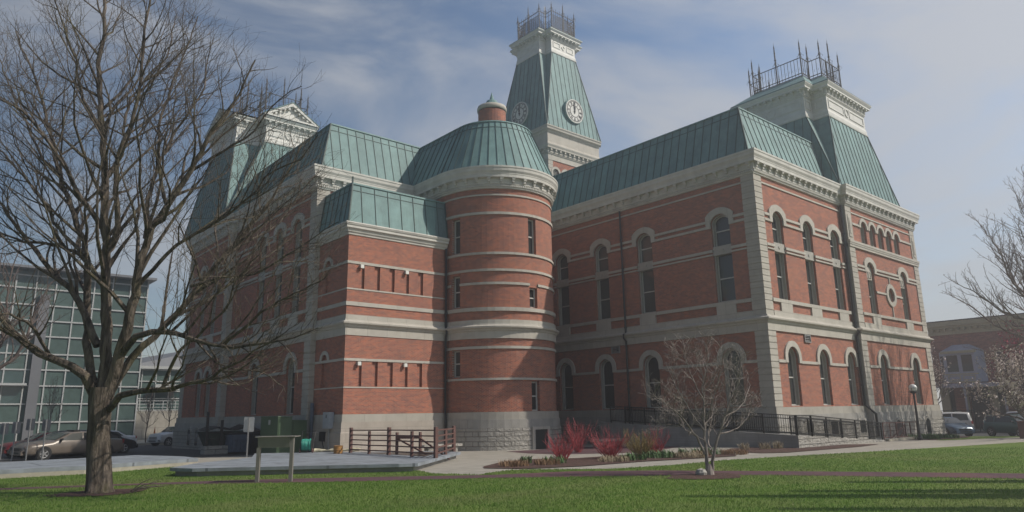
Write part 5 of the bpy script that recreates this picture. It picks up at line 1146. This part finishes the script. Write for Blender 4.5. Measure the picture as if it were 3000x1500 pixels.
def bigtree():
    D=19.1; base=at(255*k_,1240*k_,D); z0=hz(-31.65,1.45)
    t=thing('maple_tree','large bare spreading maple tree with forked trunk on the left lawn','tree',(0,0,0)); 
    o=Vector((-31.65,1.45,z0)); t.location=o
    def A(u,v,d=0): return at(u*k_,v*k_,D+d)-o
    mb=MB(); P=[Vector((0,0,-.1)),A(250,1232),A(250,1180),A(248,1110),A(250,1060),A(252,1015),A(256,975)]
    P=polyres(P,.22); n=len(P); R=[]
    for i in range(n):
        h=i/(n-1); R.append(.30*(1-.2*h)+.11*math.exp(-h*14)+.05*max(0,h-.75)*4)
    b=len(mb.v); N_=26
    for i,p in enumerate(P):
        for j in range(N_):
            th=2*PI*j/N_; rr=R[i]*(1+.05*math.sin(5*th+.6)+.035*math.sin(9*th+i*.2)+.10*math.exp(-i/n*10)*math.sin(4*th)); mb.v.append((p.x+rr*math.cos(th),p.y+rr*math.sin(th),p.z))
    for i in range(n-1):
        for j in range(N_): mb.f.append((b+i*N_+j,b+i*N_+(j+1)%N_,b+(i+1)*N_+(j+1)%N_,b+(i+1)*N_+j)); mb.m.append(0)
    mb.build('trunk','bark',t,smooth=True)
    LB=[ # points (2576 px picture), depth drift per point, r0,r1
     ([(258,1000),(266,880),(265,760),(268,640),(262,520),(262,400),(255,290),(250,180),(262,60),(258,-120)],0,.21,.03),
     ([(268,1000),(318,830),(345,710),(368,600),(418,520),(480,430),(535,330),(600,235),(640,150)],-1.4,.22,.02),
     ([(240,1000),(226,920),(219,830),(221,730),(214,630),(180,520),(150,440),(128,330),(90,200),(35,80)],1.5,.16,.02),
     ([(236,990),(214,945),(140,905),(60,868),(5,800),(-60,715),(-120,600)],-1.5,.17,.03),
     ([(246,870),(190,745),(130,685),(60,590),(-10,500),(-70,460)],1.2,.14,.02),
     ([(272,1030),(300,1000),(350,984),(430,975),(500,960),(560,932),(640,885),(705,850)],-2.2,.13,.015),
     ([(275,990),(330,900),(390,850),(440,790),(500,720),(560,650),(640,560),(700,470),(770,350)],1.6,.15,.015),
     ([(300,900),(340,850),(400,835),(470,846),(560,872),(650,868),(740,850),(800,822)],-2.8,.13,.012),
     ([(265,640),(298,570),(290,480),(300,385),(338,285),(358,160),(370,20),(400,-80)],-1.,.11,.02),
     ([(262,580),(205,495),(150,400),(100,330),(30,262),(-50,235)],-1.8,.10,.02),
     ([(262,720),(200,640),(115,612),(30,600),(-60,540)],2.2,.09,.02),
     ([(366,600),(372,500),(395,430),(400,320),(430,220),(470,120),(500,40)],.8,.09,.015),
     ([(345,720),(420,640),(470,600),(540,560),(620,500),(690,430),(760,400),(800,340)],-2.,.08,.012),
     ([(480,720),(560,700),(640,690),(720,640),(790,600),(850,560)],-2.,.06,.01),
     ([(560,650),(640,600),(700,560),(760,480),(800,430)],1.5,.05,.01),
     ([(265,450),(310,370),(330,250),(420,140),(440,40)],1.8,.07,.015),
     ([(258,330),(210,250),(190,150),(150,40),(130,-60)],-1.2,.07,.015),
     ([(215,640),(160,590),(90,480),(20,400),(-60,330)],1.,.07,.015),
     ([(150,440),(110,400),(60,300),(10,180),(-30,60)],2.5,.06,.01),
     ([(420,520),(400,430),(440,330),(500,250),(520,170),(530,100)],.6,.07,.012),
     ([(480,430),(560,380),(640,330),(700,250),(760,220)],-1.,.06,.01),
     ([(130,905),(90,830),(20,790),(-60,800)],-2.5,.07,.02),
     ([(560,935),(640,930),(700,960),(720,990)],-1.2,.04,.01),
     ([(410,975),(440,900),(490,850),(560,780),(600,700),(650,640)],-2.,.07,.01),
     ([(560,870),(640,800),(700,760),(780,720),(830,690)],-2.5,.06,.01)]
    T=Tree(21,up=.10,wig=.16,spacing=(.36,.36,.24),minr=.0028,maxl=3.8,lens=(1.1,1.2,1.3),spread=(.85,.95,.95)); rng=random.Random(4)
    for pts,dr,r0,r1 in LB:
        n=len(pts); Q=[A(u,v,dr*(i/(n-1))*1.0) for i,(u,v) in enumerate(pts)]
        Q=polyres(Q,.3); Q=jit(Q,rng,.022); T.limb(Q,r0*.8,r1,0,start=.22)
    T.mb.build('crown',['bark'],t)
    print('big tree faces',len(T.mb.f))
bigtree()
def roundtree(name,label,x,y,h,r,seed,mat='twig',limbs=7,th=.3,tr=.14,tips=None,spacing=(.35,.22,.14),cat='tree',up=.1,group=None,dz=0,base=None,minr=.004,droop=0,maxl=2.4,tipmat=None,tipn=1,tips_size=.05):
    t=thing(name,label,cat,(x,y,gz(x,y,dz)),0,group); rng=random.Random(seed)
    T=Tree(seed,up=up,spacing=spacing,minr=minr,maxl=maxl)
    mb=MB(); P=polyres([Vector((0,0,-.1)),Vector((rng.gauss(0,.03),rng.gauss(0,.03),h*th*.5)),Vector((rng.gauss(0,.05),rng.gauss(0,.05),h*th))],.2)
    mb.tube(P,[tr*(1+.5*math.exp(-i*.8))*(1-.2*i/len(P)) for i in range(len(P))],12); mb.build('trunk','bark' if mat=='twig' else mat,t,smooth=True)
    for i in range(limbs):
        a=2*PI*(i+rng.random()*.6)/limbs; k=.25+.75*((i%3)/2); e=Vector((math.cos(a)*r*k,math.sin(a)*r*k,h*(1-.42*k*k)*(.9+.1*rng.random())))
        s_=Vector((0,0,h*th*(.75+.25*rng.random()))); m1=s_.lerp(e,.4)+Vector((math.cos(a)*r*.1,math.sin(a)*r*.1,-.03*h)); 
        Q=jit(polyres([s_,m1,s_.lerp(e,.75)+Vector((0,0,-.02*h)),e],.3),rng,.03); T.limb(Q,tr*.55,.012,0,start=.2)
    T.mb.build('crown',mat,t)
    if tipmat:
        m=MB()
        for p in T.tips:
            if rng.random()<tipn:
                for q in range(2):
                    c=p+Vector((rng.gauss(0,.05),rng.gauss(0,.05),rng.gauss(0,.05))); u=Vector((rng.gauss(0,1),rng.gauss(0,1),rng.gauss(0,1))).normalized(); v=u.cross(Vector((.3,.5,.8))).normalized(); s=tips_size*(.6+rng.random()); m.face([c+u*s,c+v*s,c-u*s,c-v*s])
        m.build('blossom',tipmat,t)
    return t
# small multi-stem tree on the front lawn
def smalltree():
    D=(Vector((-17.95,-7.75,0))-CAMP).dot(FH); o=Vector((-17.95,-7.75,hz(-17.95,-7.75))); t=thing('ornamental_tree','small pale bare multi-stemmed tree in a mulch ring on the front lawn','tree',o)
    def A(u,v,d=0): return at(u,v,D+d)-o
    T=Tree(9,up=.03,wig=.26,spacing=(.15,.11,.08),spread=(.85,.95,.95),minr=.0028,maxl=1.0,lens=(.95,.9,.62)); rng=random.Random(2)
    ST=[([(2072,1392),(2070,1330),(2064,1250),(2062,1180),(2060,1120),(2075,1050),(2068,1010)],.3,.075,.012),([(2085,1392),(2092,1330),(2110,1260),(2125,1220),(2140,1170),(2165,1120),(2172,1060)],-.3,.07,.012),
     ([(2064,1330),(2040,1280),(2000,1225),(1960,1190),(1915,1160)],-.5,.05,.008),([(2062,1260),(2020,1200),(1990,1150),(1965,1100),(1950,1060)],.7,.035,.008),([(2110,1270),(2150,1260),(2180,1235),(2210,1190)],.5,.03,.008),
     ([(2068,1230),(2095,1150),(2110,1090),(2120,1040)],-.6,.03,.008),([(2064,1180),(2030,1110),(2010,1060),(2000,1020)],.3,.03,.008),([(2125,1220),(2170,1190),(2195,1140),(2190,1090)],.8,.03,.008),([(2092,1330),(2075,1290),(2085,1220),(2100,1160)],1.,.03,.008),([(2064,1290),(2010,1260),(1990,1220),(1930,1210)],1.,.03,.008)]
    for pts,dr,r0,r1 in ST:
        n=len(pts); Q=jit(polyres([A(u,v,dr*i/(n-1)*1.2) for i,(u,v) in enumerate(pts)],.15),rng,.012); T.limb(Q,r0*.8,r1*.8,0,start=.3)
    T.mb.build('crown','paletwig',t)
    m=MB(); m.tube([Vector((0,0,-.1)),Vector((0,0,.12)),Vector((.02,0,.3))],[.17,.12,.08],10); m.build('trunk','paletwig',t)
    m=MB(); m.lathe((-.25,.1,0),[(.16,0),(.17,.08),(.12,.16),(.0,.2)],9); o2=m.build('stone','rough'); o2.location=o; tag(o2,'small rounded stone at the foot of the little bare tree','stone')
smalltree()
def place(u,d): q=at(u,1200,d); return q.x,q.y
roundtree('tall_tree','tall bare tree whose branches reach in at the right edge above the shop',*place(3190,45),18.2,7.4,31,limbs=22,th=.40,tr=.22,spacing=(.42,.28,.2),minr=.0065,maxl=4.4,mat='hazetwig')
roundtree('blossom_tree','pale pink blossoming tree at the right edge in front of the brick shop',*place(3010,50),6.8,4.2,12,limbs=11,th=.2,tr=.13,spacing=(.3,.2,.13),minr=.006,tipmat='blossom',tipn=.9,tips_size=.055)
roundtree('blossom_tree','slender white blossoming tree right beside the courthouse corner',*place(2748,60),7.6,1.5,14,limbs=6,th=.35,tr=.09,spacing=(.3,.2,.13),minr=.006,tipmat='blossom',tipn=.5,tips_size=.05)
roundtree('redbud_tree','magenta flowering tree at the far right edge',*place(3015,56),9.5,2.0,15,limbs=6,th=.45,tr=.12,spacing=(.35,.25,.16),minr=.006,tipmat='pink',tipn=.6,tips_size=.07)
roundtree('tall_tree','bare tree beyond the left edge of the terrace',-33.5,20,11,4.5,33,limbs=8,th=.3,tr=.2,spacing=(.4,.28,.2),minr=.006,maxl=2.4)
for i,(x,y,h,l) in enumerate(((-17.6,55,5.2,'thin bare street sapling right of the white coupe'),(-15.6,55.2,6.2,'bare street sapling behind the white crossover'),(-25.6,55,6,'bare street sapling before the silver column of the teal building'))):
    roundtree('street_sapling',l,x,y,h,1.0,40+i,limbs=6,th=.35,tr=.05,spacing=(.35,.25,.2),minr=.009,maxl=1.2,dz=.12,group='saplings on the far pavement')
# trees outside the frame to the right: they cast the long shadows on the lawn
def conifer(x,y,h,r,seed,label):
    t=thing('evergreen_tree',label,'tree',(x,y,gz(x,y))); rng=random.Random(seed); m=MB(); m.tube([(0,0,-.1),(0,0,h)],[.16,.02],8); m.build('trunk','bark',t)
    m=MB()
    for k in range(3800):
        z=h*(.12+.88*rng.random()**1.2); rr=r*(1-z/h)**.75*rng.random()**.4; a=rng.random()*2*PI; c=Vector((rr*math.cos(a),rr*math.sin(a),z)); u=Vector((rng.gauss(0,1),rng.gauss(0,1),rng.gauss(0,.6))).normalized(); v=u.cross(Vector((.2,.9,.3))).normalized(); s=.13+.13*rng.random(); m.face([c+u*s,c+v*s,c-u*s,c-v*s])
    m.build('crown','needle',t)
for (x,y,h,r,sd,l) in ((-9.4,-22.2,12.0,.8,1,'narrow evergreen out of the picture at the right, farthest from the camera'),(-12.1,-22.4,12.2,.85,2,'narrow evergreen out of the picture at the right, second from the far end'),(-14.2,-21.4,12.4,.8,3,'narrow evergreen out of the picture at the right, third from the far end'),(-15.0,-23.8,12.3,.85,4,'narrow evergreen out of the picture at the right, nearest to the camera')): conifer(x,y,h,r,sd,l)
# ---- shrubs
def shrub(x,y,h,w,n,seed,mat,label,lean=0,name='dogwood_shrub',group=None):
    t=thing(name,label,'shrub',(x,y,gz(x,y)),0,group); rng=random.Random(seed); m=MB()
    for k in range(n):
        a=rng.random()*2*PI; rr=w*.12*rng.random(); p=Vector((rr*math.cos(a),rr*math.sin(a),0)); sp_=rng.random()**.7*w/h*.9; d=Vector((math.cos(a)*sp_,math.sin(a)*sp_,1)).normalized(); L=h*(.4+.65*rng.random()); pts=[p]; q=p
        for i in range(5): d=(d+Vector((rng.gauss(0,.08),rng.gauss(0,.08),.05))).normalized(); q=q+d*(L/5); pts.append(q)
        m.tube(pts,[.009,.008,.007,.006,.004,.003],4)
        for j in range(4):
            i=rng.randint(1,4); e=(pts[i+1]-pts[i]).normalized()+Vector((rng.gauss(0,.35),rng.gauss(0,.35),.2)); e.normalize(); m.tube([pts[i],pts[i]+e*L*.16,pts[i]+e*L*.3+Vector((0,0,.04))],[.006,.005,.003],3)
    m.build('twigs',mat,t); return t
shrub(-15.1,1.15,1.2,1.6,75,1,'redtwig','red-stemmed shrub nearest the turret base, leftmost of the row',group='red-stemmed shrubs')
shrub(-13.2,.25,1.35,1.8,85,2,'redtwig','largest red-stemmed shrub, second from the turret',group='red-stemmed shrubs')
shrub(-10.4,.05,1.2,1.1,50,3,'redtwig','red-stemmed shrub standing alone right of the yellow-green one',group='red-stemmed shrubs')
shrub(-9.8,5.4,1.6,1.3,55,6,'redtwig','tall dark red shrub behind the others at the foot of the ramp wall',group='red-stemmed shrubs')
shrub(-11.9,-.3,1.25,1.7,110,4,'yellowtwig','yellow-green stemmed shrub between the red ones',name='willow_shrub')
def leaves(x,y,r,n,h,seed,mat,label,name,cat='plant',wd=.02,group=None):
    rng=random.Random(seed); m=MB()
    for k in range(n):
        a=rng.random()*2*PI; rr=r*math.sqrt(rng.random()); px,py=rr*math.cos(a),rr*math.sin(a); l=h*(.6+.6*rng.random()); b=rng.random()*2*PI; ln=rng.random()*.5; u=Vector((math.cos(b+PI/2),math.sin(b+PI/2),0))*wd; d=Vector((math.cos(b)*ln,math.sin(b)*ln,1)).normalized()
        p=Vector((px,py,0)); q=p+d*l*.6; s=p+d*l+Vector((math.cos(b),math.sin(b),-.6))*l*.2; m.face([p-u,p+u,q+u,q-u]); m.face([q-u,q+u,s])
    o=m.build(name,mat); o.location=(x,y,gz(x,y,.005)); return tag(o,label,cat,group)
for i,(x,y,r,n,l) in enumerate(((-17.3,.9,.28,70,'small clump of green bulb leaves left of the red shrubs'),(-13.5,-1.3,.5,90,'green bulb leaves at the foot of the yellow-green shrub'),(-11.6,-1.1,.7,170,'wide clump of green bulb leaves right of the yellow-green shrub'),(-9.7,-.9,.25,60,'tuft of green leaves just right of the lone red shrub'),(-8.7,-1.3,.65,140,'green leaf clump beside the small pale tree'),(-16.6,.1,.5,60,'sparse grey-green seedlings in the mulch left of the red shrubs'))): leaves(x,y,r,n,.34,60+i,'leaf',l,'daffodil_clump',group='green bulb clumps in the bed')
leaves(13.2,-2.4,1.0,320,.34,80,'leaf','long row of green daffodil leaves by the right basement window','daffodil_clump'); leaves(15.4,-2.6,1.1,320,.3,81,'leaf','green leaves at the right corner of the courthouse base','daffodil_clump')
for i,(x,y,r,n,m_,l) in enumerate(((-18.6,.1,.55,420,'drygrass','orange-brown dry grass tuft at the left tip of the bed'),(-17.3,-.3,.5,260,'drygrass','second rusty dry grass tuft near the left tip of the bed'),(-14.6,-1.2,.6,300,'straw','straw-coloured flattened grass in front of the red shrubs'),(-10.9,-2.0,.75,520,'straw','straw-coloured grass mound in the middle of the bed'),(-9.6,-1.7,.4,260,'drygrass','reddish dry tuft right of the straw mound'),(-8.0,-2.3,.6,300,'drygrass','dry brown grass mound at the right end of the bed'),(-4.2,-.5,.25,80,'straw','thin dry tuft by the ramp wall, left one'),(-3.2,-1.0,.28,90,'straw','thin dry tuft by the ramp wall, middle one'),(-2.3,-1.2,.25,80,'straw','thin dry tuft by the ramp wall, right one'))): leaves(x,y,r,n,.26 if i<6 else .42,90+i,m_,l,'dry_grass_tuft',wd=.008,group='dry grass tufts')
# fallen twigs at the foot of the big tree
m=MB(); rng=random.Random(8)
for k in range(7):
    p=Vector((rng.random()*.6,rng.gauss(0,.15),.03)); q=p+Vector((.3+rng.random()*.5,rng.gauss(0,.25),.08+.25*rng.random())); m.tube([p,p.lerp(q,.5)+Vector((0,0,.05)),q],[.014,.01,.005],4)
o=m.build('fallen_branch','twig'); o.location=(-31.2,1.0,hz(-31.2,1)); o.rotation_euler=(0,0,-.6); tag(o,'loose dead twigs lying on the mulch beside the big trunk','branch')
# ---- grass blades on the near lawn
def inpoly(x,y,P):
    c=np.zeros(len(x),bool); n=len(P)
    for i in range(n):
        x0,y0=P[i];x1,y1=P[(i+1)%n]
        if y0==y1: continue
        c^=((y0>y)!=(y1>y))&(x<(x1-x0)*(y-y0)/(y1-y0)+x0)
    return c
def grassblades(n,seed):
    rs=np.random.RandomState(seed); d=9+ (rs.rand(n)**1.5)*24; a=YAW+(rs.rand(n)*2-1)*.68
    r=d/np.cos(a-YAW); x=CAMP.x+np.sin(a)*r; y=CAMP.y+np.cos(a)*r
    ok=inpoly(x,y,LAWN)&~inpoly(x,y,BP); x=x[ok];y=y[ok]; d=d[ok]
    keep=((x+31.65)**2+(y-1.45)**2>1)&((x+18.5)**2+(y+8)**2>1.0); x=x[keep];y=y[keep]; d=d[keep]; n=len(x)
    z=-1.72-.0045*(x+36)-.0085*(y+20)-.006; h=.03+.03*rs.rand(n); b=rs.rand(n)*2*PI; w=.004+.0022*d/10; lx=np.cos(b)*h*.6*rs.rand(n); ly=np.sin(b)*h*.6*rs.rand(n); ux=np.sin(YAW+1.57)*w; uy=np.cos(YAW+1.57)*w
    V=np.empty((n,3,3),np.float32); V[:,0]=np.stack([x-ux,y-uy,z],1); V[:,1]=np.stack([x+ux,y+uy,z],1); V[:,2]=np.stack([x+lx,y+ly,z+h],1)
    me=bpy.data.meshes.new('grass'); me.vertices.add(n*3); me.vertices.foreach_set('co',V.ravel()); me.loops.add(n*3); me.loops.foreach_set('vertex_index',np.arange(n*3,dtype=np.int32)); me.polygons.add(n); me.polygons.foreach_set('loop_start',np.arange(0,n*3,3,dtype=np.int32)); me.polygons.foreach_set('loop_total',np.full(n,3,np.int32)); me.update(calc_edges=True)
    me.materials.append(MT['blade']); o=bpy.data.objects.new('grass',me); COL.objects.link(o); tag(o,'short green lawn grass','grass',kind='stuff')
grassblades(170000,5)
# ---- thin scattering volume added to veil and lift the dark tones
def added_haze(dens=.0027,g=.55):
    m=bpy.data.materials.new('added_haze_air'); m.use_nodes=True; N=m.node_tree.nodes; N.remove(N['Principled BSDF'])
    v=N.new('ShaderNodeVolumePrincipled'); v.inputs['Color'].default_value=(.93,.93,.95,1); v.inputs['Density'].default_value=dens; v.inputs['Anisotropy'].default_value=g
    m.node_tree.links.new(v.outputs[0],N['Material Output'].inputs['Volume'])
    mb=MB(); mb.box(-111,121,-76,126,-8,46); MT['added_haze']=m; o=mb.build('added_haze','added_haze'); o['kind']='stuff'
added_haze()
